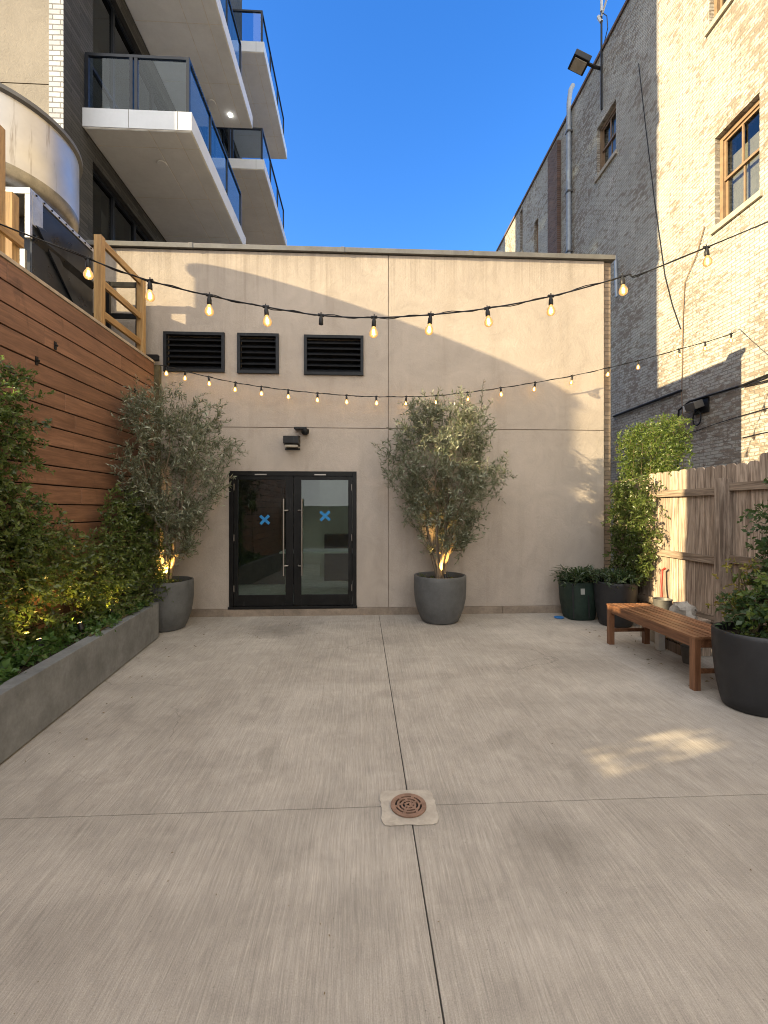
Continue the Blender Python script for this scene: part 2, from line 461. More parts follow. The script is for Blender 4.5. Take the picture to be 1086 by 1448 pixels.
M['white_plastic'] = plain('white_plastic', (0.6,0.6,0.58), 0.5)
M['cloth'] = plain('grey_cloth', (0.38,0.35,0.31), 0.9, 0, 0.25, 9, 0.5, 30, 0.02)
M['red'] = plain('red_plastic', (0.36,0.045,0.03), 0.45)
M['pipe'] = plain('painted_downspout', (0.34,0.38,0.43), 0.5, 0.2)
M['winwood'] = plain('brown_window_frame', (0.235,0.16,0.10), 0.55, 0, 0.2, 6)
M['stone'] = plain('stone_sill', (0.42,0.37,0.30), 0.85, 0, 0.2, 6, 0.4)
M['blind'] = plain('window_blind', (0.62,0.58,0.50), 0.8, 0, 0.1, 10)
M['room'] = plain('room_wall', (0.70,0.69,0.62), 0.85, 0, 0.05)
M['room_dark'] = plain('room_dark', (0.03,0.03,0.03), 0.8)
M['room_floor'] = plain('room_floor', (0.42,0.42,0.40), 0.5)
M['litter'] = m_leaf('dry_leaf', [(0.11,0.07,0.035),(0.22,0.15,0.07),(0.06,0.045,0.03)], 0.8, 0.05)
M['glass_door'] = m_glass('door_glass', (0.76,0.84,0.77), 1.75, 0.015, 0.08, 0.012)
M['glass_dark'] = m_glass('window_glass', (0.25,0.28,0.30), 1.7, 0.02, 0.07, 0.05)
M['glass_rail'] = m_glass('balustrade_glass', (0.72,0.80,0.87), 1.5, 0.01, 0.05)
M['glass_win'] = m_glass('sash_glass', (0.84,0.87,0.87), 1.7, 0.02, 0.10, 0.03)
M['bulb'] = m_bulb()
M['filament'] = m_emit('filament', (1.0,0.66,0.26), 28)
M['lamp_lens'] = m_emit('lamp_lens', (1.0,0.62,0.2), 12)
M['downlight'] = m_emit('downlight', (1.0,0.95,0.85), 9)
M['lamp_glass'] = plain('lamp_lens_off', (0.45,0.40,0.32), 0.2)
M['olive'] = m_leaf('olive_leaf', [(0.055,0.07,0.04),(0.16,0.18,0.115),(0.37,0.39,0.30),(0.08,0.10,0.055),(0.21,0.235,0.15)], 0.36, 0.22, tcol=(0.4,0.5,0.2))
M['jasmine'] = m_leaf('jasmine_leaf', [(0.042,0.062,0.017),(0.075,0.105,0.026),(0.135,0.17,0.04),(0.032,0.048,0.016)], 0.33, 0.28)
M['jasmine_lo'] = m_leaf('groundcover_leaf', [(0.03,0.065,0.018),(0.06,0.125,0.028),(0.09,0.165,0.04)], 0.4, 0.28)
M['ivy'] = m_leaf('privet_leaf', [(0.05,0.085,0.018),(0.095,0.14,0.028),(0.15,0.19,0.04),(0.045,0.07,0.018)], 0.36, 0.33)
M['strap'] = m_leaf('strap_leaf', [(0.02,0.04,0.018),(0.035,0.06,0.028),(0.05,0.08,0.035)], 0.45, 0.15)
M['mixed'] = m_leaf('mixed_leaf', [(0.025,0.055,0.02),(0.04,0.08,0.03),(0.06,0.10,0.045),(0.035,0.06,0.03)], 0.42, 0.25)
M['yellow'] = m_leaf('yellow_leaf', [(0.19,0.17,0.03),(0.30,0.22,0.03),(0.13,0.15,0.03),(0.28,0.13,0.02)], 0.5, 0.3)

def m_drum():
    t = NT('weathered_aluminium'); g = t.world()
    n = t.noise(g, 1.6, 5, 0.6)
    c = t.ramp(n, [(0.3,(0.50,0.48,0.46)),(0.7,(0.68,0.65,0.61))])
    st = t.noise(t.mapped(g, (6,6,0.5)), 1.6, 5, 0.7)
    c = t.mix(c, (0.20,0.14,0.09), t.math('MULTIPLY', t.ramp(st, [(0.58,0),(0.68,1)]), 0.55))
    t.col(c); t.b.inputs['Metallic'].default_value = 0.8
    t.rough(t.ramp(t.noise(g, 3, 4), [(0.3,0.30),(0.7,0.46)]))
    t.nrm(t.bump(t.noise(g, 1.2, 2), 0.12, 0.05))
    return t.m
M['drum'] = m_drum()

# ------------------------------------------------------------------ leaves
def unit(a):
    return a / np.maximum(np.linalg.norm(a, axis=-1, keepdims=True), 1e-9)

def leaf_object(name, mat, parent, P, D, Nn, L, W, fold=0.18, curl=0.12):
    """one mesh of many two-faced leaves; P base, D direction, Nn normal"""
    o_ = wloc(parent) if parent else Vector((0,0,0))
    D = unit(D); Sd = unit(np.cross(D, Nn)); Nn = np.cross(Sd, D)
    n = len(P); L = np.broadcast_to(L, n)[:, None]; W = np.broadcast_to(W, n)[:, None]
    base = P; m1 = P + D*L*0.45 + Sd*W*0.5 + Nn*W*fold; m2 = P + D*L*0.45 - Sd*W*0.5 + Nn*W*fold
    mid = P + D*L*0.5
    tip = P + D*L - Nn*L*curl
    V = np.stack([base, m1, tip, m2, mid], 1).reshape(-1, 3) - np.array(o_)
    idx = np.arange(n)[:, None]*5
    Fc = np.concatenate([idx + np.array([[0,1,4]]), idx + np.array([[1,2,4]]), idx + np.array([[2,3,4]]), idx + np.array([[3,0,4]])], 0)
    me = bpy.data.meshes.new(name)
    me.vertices.add(len(V)); me.vertices.foreach_set('co', V.astype(np.float32).ravel())
    nf = len(Fc)
    me.loops.add(nf*3); me.loops.foreach_set('vertex_index', Fc.astype(np.int32).ravel())
    me.polygons.add(nf); me.polygons.foreach_set('loop_start', np.arange(0, nf*3, 3, dtype=np.int32))
    me.update(calc_edges=True); me.validate()
    me.materials.append(mat)
    o = bpy.data.objects.new(name, me); COL.objects.link(o)
    if parent: o.parent = parent
    return o

def shoots_to_leaves(shoots, spacing, L, W, rng, spread=0.9, jitter=0.25, start=0.15, up=0.0, clip=None):
    P = []; D = []; Nn = []; Ls = []
    for pts in shoots:
        pts = np.asarray(pts); seg = np.diff(pts, axis=0); ln = np.linalg.norm(seg, axis=1); cum = np.concatenate([[0], np.cumsum(ln)]); tot = cum[-1]
        if tot < 1e-4: continue
        d = tot*start
        while d <= tot:
            i = min(np.searchsorted(cum, d, 'right')-1, len(seg)-1)
            p = pts[i] + seg[i]*((d-cum[i])/max(ln[i],1e-6)); t = seg[i]/max(ln[i],1e-6)
            a = rng.normal(size=3); side = np.cross(t, a); side /= np.linalg.norm(side)+1e-9
            for sg in (1, -1):
                if rng.random() < 0.12: continue
                dd = t*(0.55+0.4*rng.random()) + side*sg*spread + rng.normal(size=3)*jitter; dd[2] += up
                nn = np.cross(dd, np.cross(t, dd)) * (1 if rng.random() < 0.8 else -1) + rng.normal(size=3)*0.35
                nn[2] += 0.5
                if clip is not None and not clip(p + dd/np.linalg.norm(dd)*L): continue
                P.append(p); D.append(dd); Nn.append(nn); Ls.append(L*(0.65+0.6*rng.random())*(0.75 if d > tot*0.85 else 1))
            d += spacing*(0.7+0.6*rng.random())
    return np.array(P), np.array(D), np.array(Nn), np.array(Ls)

# ================================================================== SETTING
g = MB().box(-150, 150, -150, 150, -0.30, -0.2).build('ground', M['earth']); tag(g, kind='structure')
JX, JY = 0.262, 2.475
fl = MB(); gp = 0.0028
for (a, b) in ((-3.12, JX-gp), (JX+gp, 6.98)):
    for (c, d) in ((-6, JY-gp), (JY+gp, 6.99)):
        fl.box(a, b, c, d, -0.18, 0)
o = fl.build('patio_floor', M['concrete'], bevel=0.005); tag(o, kind='structure')
jf = MB().box(JX-gp+.0003, JX+gp-.0003, -6, 6.99, -0.1, -0.007)
jf.box(-3.12, JX-gp-.001, JY-gp+.0003, JY+gp-.0003, -0.1, -0.007); jf.box(JX+gp+.001, 6.98, JY-gp+.0003, JY+gp-.0003, -0.1, -0.007)
o = jf.build('floor_joint', M['joint']); tag(o, kind='structure')

# ------------------------------------------------------------------ stucco building
SB = thing('stucco_building', (0.4, 7.0, 0), 'tan stucco building with black double glass doors, three louvre vents and a flat roof', 'building')
WL, WR, WT = -4.36, 3.86, 5.60        # facade left/right/top
VJ, HJ, G = 0.41, 2.90, 0.006
DX0, DX1, DZ0, DZ1 = -2.035, -0.085, 0.11, 2.225
fw = MB(); y0, y1 = 7.0, 7.18
vents = [(-2.985, -2.105, 3.755, 4.365, 0), (0,0,0,0,0), (0,0,0,0,0)]
def vrect(x0, x1, yt, yb):
    a = onY(x0, yt, 7.0); b = onY(x1, yb, 7.0); return (a.x, b.x, b.z, a.z)
VENT = [vrect(232,318,469.5,527), vrect(336,394.5,471.5,529), vrect(430,514,474,531.5)]
# upper left panel with three vent openings: strips
def wall_with_holes(mb, X0, X1, Z0, Z1, holes):
    xs = sorted({X0, X1, *[h[0] for h in holes], *[h[1] for h in holes]})
    for i in range(len(xs)-1):
        a, b = xs[i], xs[i+1]; mid = (a+b)/2
        hs = sorted([h for h in holes if h[0] < mid < h[1]], key=lambda h: h[2])
        z = Z0
        for h in hs:
            if h[2] > z: mb.box(a, b, y0, y1, z, h[2])
            z = h[3]
        if z < Z1: mb.box(a, b, y0, y1, z, Z1)
wall_with_holes(fw, WL, VJ-G, HJ+G, WT, [(v[0]+.03, v[1]-.03, v[2]+.03, v[3]-.03) for v in VENT])
wall_with_holes(fw, WL, VJ-G, 0.11, HJ-G, [(DX0, DX1, 0.11, DZ1)])
fw.box(VJ+G, WR, y0, y1, HJ+G, WT); fw.box(VJ+G, WR, y0, y1, 0.11, HJ-G)
fw.build('facade_wall', M['stucco'], SB)
gb = MB().box(VJ-G+.0005, VJ+G-.0005, 7.012, 7.17, 0.11, WT); gb.box(WL, VJ-G-.001, 7.012, 7.17, HJ-G+.0005, HJ+G-.0005); gb.box(VJ+G+.001, WR, 7.012, 7.17, HJ-G+.0005, HJ+G-.0005)
gb.build('control_joint', M['curb'], SB)
bc = MB()
for a, b in ((-3.12, -1.2), (-1.196, 0.4), (0.404, 2.2), (2.204, 3.99)):
    bc.box(a, b, 6.955, 7.19, -0.05, 0.107)
bc.build('base_course', M['curb'], SB, bevel=0.006)
MB().box(3.862, 3.99, 7.03, 7.18, 0.108, WT).build('brick_pier', M['brick_pier'], SB)
sw = MB().box(3.80, 3.985, 7.181, 22, 0, WT-0.002); sw.box(-4.34, 3.798, 7.3, 8.598, 5.35, 5.5); sw.box(-4.34, 3.798, 11.402, 22, 5.35, 5.5); sw.box(-4.34, -2.602, 8.599, 11.401, 5.35, 5.5); sw.box(2.202, 3.798, 8.599, 11.401, 5.35, 5.5)  # roof left open over the room, added for daylight, unseen
sw.build('side_wall', M['brick_pier'], SB)
cp = MB(); xs = [WL, -2.6, -0.3, 1.7, 4.03]
for a, b in zip(xs, xs[1:]):
    cp.box(a+0.002, b-0.002, 6.95, 7.32, WT+0.012, WT+0.085)
cp.build('coping', M['coping'], SB, bevel=0.006)
for x in xs[1:-1]: MB().box(x-0.03, x+0.03, 6.945, 7.325, WT+0.010, WT+0.090).build('coping_splice', M['coping'], SB, bevel=0.003)
# vents
for (a, b, c, d) in VENT:
    vr = MB()
    fwid = 0.045
    vr.box(a, b, 6.965, 7.03, c, c+fwid); vr.box(a, b, 6.965, 7.03, d-fwid, d)
    vr.box(a, a+fwid, 6.966, 7.03, c+fwid, d-fwid); vr.box(b-fwid, b, 6.966, 7.03, c+fwid, d-fwid)
    v = vr.build('louvre_vent', M['vent'], SB, bevel=0.003)
    lb = MB(); n = 6
    for i in range(n):
        z = c + fwid + (d-c-2*fwid)*(i+0.5)/n
        lb.obox(((a+b)/2, 7.035, z), (b-a-2*fwid, 0.105, 0.006), (math.radians(38), 0, 0))
        lb.obox(((a+b)/2, 6.985, z-0.032), (b-a-2*fwid, 0.008, 0.018), (math.radians(20), 0, 0))
    lb.build('louvre_blades', M['vent'], v)
    MB().box(a+.031, b-.031, 7.12, 7.14, c+.031, d-.031).build('vent_backing', M['void'], v)
# doors
df = MB(); fy0, fy1 = 6.985, 7.10
df.box(DX0, DX0+0.065, fy0, fy1, DZ0, DZ1); df.box(DX1-0.065, DX1, fy0, fy1, DZ0, DZ1)
df.box(DX0+0.065, DX1-0.065, fy0, fy1, DZ1-0.07, DZ1)
df.box(DX0-0.01, DX1+0.01, 6.95, 7.12, 0.1075, 0.145)
df.build('door_frame', M['door'], SB, bevel=0.003)
mid = (DX0+DX1)/2
def cross(mb, cx, cz, y, r, w):
    for a in (0.72, -0.80):
        mb.obox((cx, y, cz), (2*r, 0.002, w), (0, a, 0)); y -= 0.0025
for sgn, (a, b) in ((-1, (DX0+0.07, mid-0.004)), (1, (mid+0.004, DX1-0.07))):
    d = MB(); z0, z1 = DZ0+0.04, DZ1-0.075
    hs = 0.115 if True else 0
    sl, sr = (0.06, 0.115) if sgn < 0 else (0.115, 0.06)
    d.box(a, a+sl, 7.0, 7.045, z0, z1); d.box(b-sr, b, 7.0, 7.045, z0, z1)
    d.box(a+sl, b-sr, 7.0, 7.045, z0, z0+0.165); d.box(a+sl, b-sr, 7.0, 7.045, z1-0.055, z1)
    dr = d.build('door', M['door'], SB, bevel=0.003)
    MB().box(a+sl-.01, b-sr+.01, 7.02, 7.026, z0+.155, z1-.045).build('glass_pane', M['glass_door'], dr)
    # thin gasket / edge glint inside the leaf
    hx = b-0.135 if sgn < 0 else a+0.135
    hb = MB().tube([(hx, 6.93, 0.62), (hx, 6.93, 1.80)], 0.0125, 12)
    for z in (0.77, 1.62): hb.tube([(hx, 6.93, z), (hx + (-sgn)*0.055, 6.955, z), (hx + (-sgn)*0.06, 7.0, z)], 0.011, 8)
    hb.build('pull_handle', M['steel'], dr, smooth=True)
    tc = MB()
    if sgn < 0: cross(tc, onY(374,735,7).x, onY(374,735,7).z, 7.0175, 0.092, 0.042)
    else: cross(tc, onY(459.5,729.5,7).x, onY(459.5,729.5,7).z, 7.0175, 0.10, 0.042)
    tc.build('tape_cross', M['tape'], dr)
    ex = a+0.004 if sgn < 0 else b-0.004
    for z in (0.42, 1.2, 1.98): MB().tube([(ex, 6.985, z-0.05), (ex, 6.985, z+0.05)], 0.008, 8).build('hinge', M['steel'], dr, smooth=True)
    cl = MB().box((a+b)/2-0.13, (a+b)/2+0.05, 6.975, 7.0, z1+0.012, z1+0.032)
    cl.build('closer_plate', M['steel'], dr, bevel=0.002)
t2 = MB(); p = onY(487, 722, 7); t2.add([(p.x-.035,7.0165,p.z+.02),(p.x+.03,7.0165,p.z+.02),(p.x,7.0165,p.z-.03)], [(0,1,2)])
p = onY(497, 765, 7)
# room behind the glass
rm = MB().box(-4.2, 3.7, 7.2, 12.8, 0.06, 0.115); rm.build('interior_floor', M['room_floor'], SB)
rm = MB().box(-4.2, 3.7, 12.6, 12.7, 0.116, 3.2); rm.box(-4.2, 3.7, 7.2, 8.6, 3.0, 3.1); rm.box(-4.2, 3.7, 11.4, 12.59, 3.0, 3.1); rm.box(-4.2, -2.6, 8.601, 11.399, 3.0, 3.1); rm.box(2.2, 3.7, 8.601, 11.399, 3.0, 3.1); rm.box(-2.6, -2.55, 8.6, 11.4, 3.101, 5.7); rm.box(2.15, 2.2, 8.6, 11.4, 3.101, 5.7); rm.box(-2.549, 2.149, 8.6, 8.65, 3.101, 5.7); rm.box(-2.549, 2.149, 11.35, 11.4, 3.101, 5.7); rm.box(-4.2, -4.1, 7.2, 12.59, 0.116, 2.99); rm.box(3.6, 3.7, 7.2, 12.59, 0.116, 2.99)  # unseen ceiling opening and shaft added to bring daylight into the room
rm.box(-0.95, 0.6, 10.2, 10.3, 0.116, 2.99)
rm.build('interior_wall', M['room'], SB)
rd = MB().box(-2.6, -1.3, 9.2, 9.5, 0.116, 2.3); rd.box(-0.8, 0.4, 9.6, 10.0, 0.116, 1.1)
o = rd.build('interior_cabinet', M['room_dark'], SB)
tb = thing('table', (-0.7, 8.6, 0.115), 'white folding table standing indoors behind the glass doors', 'table')
MB().box(-1.5, 0.1, 8.25, 8.95, 0.83, 0.86).build('tabletop', M['white_plastic'], tb, bevel=0.004)
for x in (-1.4, 0.0):
    for y in (8.35, 8.85): MB().tube([(x,y,0.1155),(x,y,0.829)], 0.018, 8).build('leg', M['steel'], tb, smooth=True)

# ------------------------------------------------------------------ wall lamp and camera over the doors
p = onY(414, 626, 7.0)
wl = thing('wall_flood_light', (p.x, 7.0, p.z), 'small black box floodlight on the tan wall above the glass doors', 'wall light')
MB().prism([(p.x-.115, 6.998, p.z+.11), (p.x-.115, 6.80, p.z+.075), (p.x-.115, 6.80, p.z-.035), (p.x-.115, 6.998, p.z-.06)], (.23,0,0)).build('housing', M['black_metal'], wl, bevel=0.008)
MB().box(p.x-.095, p.x+.095, 6.84, 6.975, p.z-.085, p.z-.052).build('lens', M['lamp_glass'], wl, bevel=0.006)
MB().box(p.x-.115, p.x+.115, 6.975, 6.999, p.z-.115, p.z-.088).build('lower_trim', M['black_metal'], wl, bevel=0.004)
p = onY(428, 610, 7.0)
cm = thing('security_camera', (p.x, 7.0, p.z), 'small black dome security camera above the box floodlight', 'camera')
MB().obox((p.x-.02, 6.93, p.z+.03), (0.19, 0.13, 0.035)).build('arm', M['black_metal'], cm, bevel=0.008)
MB().lathe([(0.001,-0.075),(0.03,-0.07),(0.055,-0.045),(0.063,-0.01),(0.063,0.012),(0.001,0.012)], 20, (p.x+.05, 6.91, p.z)).build('dome', M['black_metal'], cm, smooth=True)

# ------------------------------------------------------------------ apartment building with balconies
AB = thing('apartment_building', (-7, 12, 0), 'tall apartment building with stacked white balconies and charcoal brick rising behind the stucco roof', 'building')
FX = -4.37; FY = 6.81; TOP = 27.0
fw = MB(); zj = 7.86
fw.box(-12, FX-0.205, FY, FY+0.3, 0, zj-.008); fw.box(-12, FX-0.205, FY, FY+0.3, zj+.008, TOP)
fw.build('front_wall', M['stucco2'], AB)
MB().box(-12, FX-0.206, FY+0.015, FY+0.2, zj-.0075, zj+.0075).build('wall_joint', M['joint'], AB)
MB().box(FX-0.204, FX-0.001, FY-0.012, FY, 0, TOP).build('brick_strip', M['brick_white'], AB)
sw = MB()
sw.box(FX-0.204, FX, FY+0.001, 7.52, 0, TOP)                    # pier by the corner
LEV = [(4.71, 7.30), (8.0, 10.67), (11.39, 13.93), (14.66, 17.12)]
BAYS = [(7.52, 11.38), (12.37, 16.38)]
for (a, b) in BAYS:
    z = 0
    for (w0, w1) in LEV:
        sw.box(FX-0.3, FX, a, b, z, w0); z = w1
    sw.box(FX-0.3, FX, a, b, z, TOP)
sw.box(FX-0.3, FX, 11.38, 12.37, 0, TOP); sw.box(FX-0.3, FX, 16.38, 16.6, 0, TOP)
sw.box(-12, -9, 16.7, 24.5, 0, TOP)  # unseen wing added to keep the far brick wall in shadow
sw.build('side_wall', M['brick_dark'], AB)
MB().box(-12, FX-0.31, 7.12, 16.6, TOP-0.3, TOP-0.01).build('roof', M['coping'], AB)
for (a, b) in BAYS:
    for (w0, w1) in LEV:
        fr = MB(); x0, x1 = FX-0.16, FX-0.09
        fr.box(x0, x1, a+.001, b-.001, w0+.001, w0+0.07); fr.box(x0, x1, a+.001, b-.001, w1-0.07, w1-.001)
        n = 5
        for i in range(n+1):
            yy = a + .001 + (b-a-.072)*i/n; fr.box(x0+.001, x1-.001, yy, yy+0.07, w0+0.07, w1-0.07)
        fr.box(x0+.002, x1-.002, a+.07, b-.07, w0+0.95, w0+1.0)
        w = fr.build('window', M['rail_dark'], AB)
        MB().box(FX-0.13, FX-0.122, a+.02, b-.02, w0+.02, w1-.02).build('pane', M['glass_dark'], w)
        cu = MB(); rr = random.Random(int(a*10+w0))
        for i in range(n):
            if rr.random() < 0.45:
                ya = a + (b-a)*i/n; MB().box(FX-0.26, FX-0.24, ya+.1, ya+(b-a)/n*0.85, w0+.05, w1-.1).build('curtain', M['blind'], w)
        pass
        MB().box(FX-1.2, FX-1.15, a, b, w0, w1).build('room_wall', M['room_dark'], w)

def balcony(x0, x1, ya, yb, zb, zt, ry, lights=()):
    sl = MB().box(x0, x1, ya, yb, zb+0.022, zt)
    b = sl.build('balcony', M['fascia'], AB, bevel=0.006)
    # soffit panels with open seams
    sp = MB(); xs = [x0+.012, x0+(x1-x0)*0.60, x1-0.26, x1-.012]; ys = [ya+.012, ya+0.36]
    while ys[-1] < yb-1.45: ys.append(ys[-1]+1.22)
    ys.append(yb-.012)
    for i in range(3):
        for j in range(len(ys)-1):
            sp.box(xs[i]+.010, xs[i+1]-.010, ys[j]+.010, ys[j+1]-.010, zb+.006, zb+.018)
    sp.build('soffit', M['soffit'], b)
    MB().box(x0+.012, x1-.012, ya+.012, yb-.012, zb+.012, zb+.0215).build('soffit_seam', M['seam'], b)
    for (lx, ly) in lights:
        MB().lathe([(0.001,-.012),(0.075,-.012),(0.085,-.001)], 20, (lx, ly, zb)).build('ceiling_light', M['soffit'], b, smooth=True)
    for fx in (x0+(x1-x0)*0.42, x1-0.22): MB().box(fx-.004, fx+.004, ya-.002, ya+.02, zb+.03, zt-.004).build('fascia_seam', M['coping'], b)
    # railing
    rx = x1-0.075; fy = ya+0.06; hgt = 0.90
    rl = MB(); pw = 0.05
    rl.box(x0+.02, rx+pw/2, fy-pw/2, fy+pw/2, zt+hgt-0.045, zt+hgt)
    rl.box(rx-pw/2, rx+pw/2, fy+pw/2, ry, zt+hgt-0.045, zt+hgt)
    xm = x0+(rx-x0)*0.47
    px = [x0+.045, xm-.03, xm+.045, rx]
    for x in px: rl.box(x-pw/2, x+pw/2, fy-pw/2+.001, fy+pw/2-.001, zt, zt+hgt-0.046)
    n = max(1, round((ry-fy)/1.08)); 
    for i in range(1, n+1):
        yy = fy+(ry-fy)*i/n; rl.box(rx-pw/2+.001, rx+pw/2-.001, yy-pw/2, yy+pw/2, zt, zt+hgt-0.046)
    rl.build('railing', M['rail_dark'], b)
    for i in range(n):
        a0, a1 = fy+(ry-fy)*i/n, fy+(ry-fy)*(i+1)/n
        MB().box(rx-.006, rx+.006, a0+.03, a1-.03, zt+.03, zt+hgt-.05).build('glass_panel', M['glass_rail'], b)
    for (a0, a1) in ((px[0], px[1]), (px[2], px[3])):
        MB().box(a0+.03, a1-.03, fy-.006, fy+.006, zt+.03, zt+hgt-.05).build('glass_panel', M['glass_rail'], b)
    return b
balcony(FX+.002, -2.69, 7.24, 10.56, 7.605, 7.92, 10.34, [(-3.45, 7.93)])
balcony(FX+.002, -2.69, 7.24, 11.2, 10.99, 11.31, 10.34, [(-3.45, 7.93), (-3.45, 10.5)])
balcony(FX+.002, -2.69, 7.24, 11.2, 14.28, 14.60, 10.34)
balcony(FX+.002, -2.69, 12.5, 16.29, 10.97, 11.26, 15.95)
balcony(FX+.002, -2.69, 12.5, 16.29, 14.19, 14.50, 15.95, [(-3.45, 13.8)])
dl = MB().lathe([(0.001,-.03),(0.03,-.025),(0.045,-.001)], 16, (-3.12, 10.82, 10.99)); dl.build('lit_downlight', M['downlight'], AB, smooth=True)

# ------------------------------------------------------------------ brick building on the right
XR = 7.0
BB = thing('brick_building', (XR+2, 8, 0), 'old painted brick building with peeling grey paint and sash windows on the right', 'building')
bw = MB()
W1 = (onX(1074, 140, XR).y, onX(1016, 300, XR).y)
holes = []
def winrect(xa, xb, yt_left, yb_left, X=XR):
    """xa nearer edge (right in picture), xb farther edge; heights read on the farther edge"""
    a = onX(xa, 100, X).y; b = onX(xb, 100, X).y
    zt = onX(xb, yt_left, X).z; zb = onX(xb, yb_left, X).z
    return (a, b, zb, zt)
wins = [winrect(1074, 1011, 196, 322), winrect(871, 844, 183, 252), winrect(1034, 1003, -60, 40), winrect(761, 755.5, 316, 372), winrect(739, 735.5, 300, 360)]
def wall_x(mb, Y0, Y1, Z0, Z1, holes, x0, x1):
    ys = sorted({Y0, Y1, *[h[0] for h in holes], *[h[1] for h in holes]})
    for i in range(len(ys)-1):
        a, b = ys[i], ys[i+1]; m = (a+b)/2
        z = Z0
        for h in sorted([h for h in holes if h[0] < m < h[1]], key=lambda h: h[2]):
            mb.box(x0, x1, a, b, z, h[2]); z = h[3]
        mb.box(x0, x1, a, b, z, Z1)
RT = 14.98
wall_x(bw, -6.5, 30, 0, RT, wins, XR, XR+0.45)
bw.build('wall', M['brick_r'], BB)
MB().box(XR-0.05, XR+0.5, -6.5, 30, RT+.002, RT+0.09).build('coping', M['brick_dark_red'], BB)
MB().box(XR+0.46, XR+12, -6.5, 30, RT-0.5, RT-0.3).build('roof', M['coping'], BB)
for k, (a, b, c, d) in enumerate(wins):
    xf = XR+0.10
    fr = MB(); t_ = 0.075
    fr.box(xf, xf+.1, a+.001, a+t_, c+.001, d-.001); fr.box(xf, xf+.1, b-t_, b-.001, c+.001, d-.001)
    fr.box(xf, xf+.1, a+t_, b-t_, d-t_*1.3, d-.001); fr.box(xf, xf+.1, a+t_, b-t_, c+.001, c+t_)
    w = fr.build('window', M['winwood'], BB, bevel=0.004)
    zm = (c+d)/2; ss = MB(); sw_ = 0.05; xx = xf+.03
    ya, yb = a+t_+.001, b-t_-.001
    for (z0, z1, x) in ((c+t_+.001, zm+.025, xx+.035), (zm-.02, d-t_*1.3-.001, xx)):
        ss.box(x, x+.033, ya, ya+sw_, z0, z1); ss.box(x, x+.033, yb-sw_, yb, z0, z1)
        ss.box(x+.001, x+.032, ya+sw_, yb-sw_, z0, z0+sw_); ss.box(x+.001, x+.032, ya+sw_, yb-sw_, z1-sw_, z1)
        ss.box(x+.002, x+.031, (ya+yb)/2-.018, (ya+yb)/2+.018, z0+sw_, z1-sw_)
    ss.build('sash', M['winwood'], w)
    MB().box(xx+.05, xx+.054, ya+.01, yb-.01, c+t_+.01, d-t_-.04).build('pane', M['glass_win'], w)
    bl = MB(); z = c+t_+.02; top = d-t_*1.3-.02
    while z < top - (0.28 if k == 0 else 0.05):
        bl.obox((xx+.17, (ya+yb)/2+.03, z), (0.028, yb-ya-.10, 0.004), (0, 0.7, 0)); z += 0.03
    bl.build('blind', M['blind'], w)
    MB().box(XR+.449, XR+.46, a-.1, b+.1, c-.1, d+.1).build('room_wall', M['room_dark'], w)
    MB().box(XR-.055, XR+.099, a-.07, b+.07, c-.11, c-.001).build('sill', M['stone'], w, bevel=0.006)
# chimney breast of bare brick
pa, pb = onX(789, 300, XR-.1).y, onX(775.5, 300, XR-.1).y
MB().box(XR-0.13, XR-.001, pa, pb, 0, onX(789, 205, XR).z).build('chimney_breast', M['brick_dark_red'], BB)
# downspout
dy = onX(808.5, 300, XR).y
dp = MB(); zt_ = onX(808.5, 150, XR).z
dp.tube([(XR+.02, dy-.05, zt_+.65), (XR-.06, dy-.04, zt_+.5), (XR-.10, dy, zt_+.1), (XR-.10, dy, zt_-.2), (XR-.10, dy, 0.3)], 0.075, 14)
dpo = dp.build('downspout', M['pipe'], BB, smooth=True)
br = MB()
for z in (zt_-.9, zt_-2.9, zt_-4.9): br.box(XR-.19, XR-.001, dy-.09, dy+.09, z, z+.05)
br.build('pipe_bracket', M['coping'], dpo)

# things fixed to the brick wall
p = onX(850, 90, XR)
rl = thing('roof_flood_light', (XR, p.y, p.z), 'large grey box floodlight on an arm at the brick building roofline', 'flood light')
q = onX(829, 92, XR-0.55)
hc = Vector((XR-0.62, p.y+.05, p.z+.05))
MB().obox(hc, (0.50, 0.46, 0.18), (0, math.radians(24), 0)).build('housing', M['black_metal'], rl, bevel=0.02)
MB().obox(hc+Vector((-.045, 0, -.106)), (0.38, 0.36, 0.012), (0, math.radians(24), 0)).build('lens', M['lamp_glass'], rl)
MB().tube([(XR-.001, p.y, p.z-.15), (XR-.2, p.y, p.z-.1), (XR-.4, p.y, p.z-.02)], 0.045, 8).build('arm', M['black_metal'], rl, smooth=True)
p = onX(851, 60, XR-.04)
an = thing('antenna', (XR-.05, p.y, p.z), 'thin white antenna mast on the brick building roof edge', 'antenna')
top = onX(851, -40, XR-.05).z; low = onX(851, 154, XR-.05).z
MB().tube([(XR-.05, p.y, low), (XR-.05, p.y, p.z+.9)], 0.028, 8).build('mast', M['black_metal'], an, smooth=True)
wh = MB().tube([(XR-.05, p.y, p.z+.9), (XR-.05, p.y, top)], 0.035, 8)
wh.tube([(XR-.05, p.y, p.z+.75), (XR-.02, p.y-.22, p.z+1.0)], 0.03, 6); wh.tube([(XR-.05, p.y, p.z+.6), (XR-.09, p.y+.1, p.z+.85)], 0.05, 6)
wh.build('aerial', M['white_plastic'], an, smooth=True)
MB().tube([(XR-.05, p.y-.02, p.z+.85), (XR-.03, p.y-.25, p.z+.5), (XR-.03, p.y-.3, p.z+.1), (XR-.03, p.y-.05, p.z-.2)], 0.012, 6).build('cable', M['black_metal'], an)

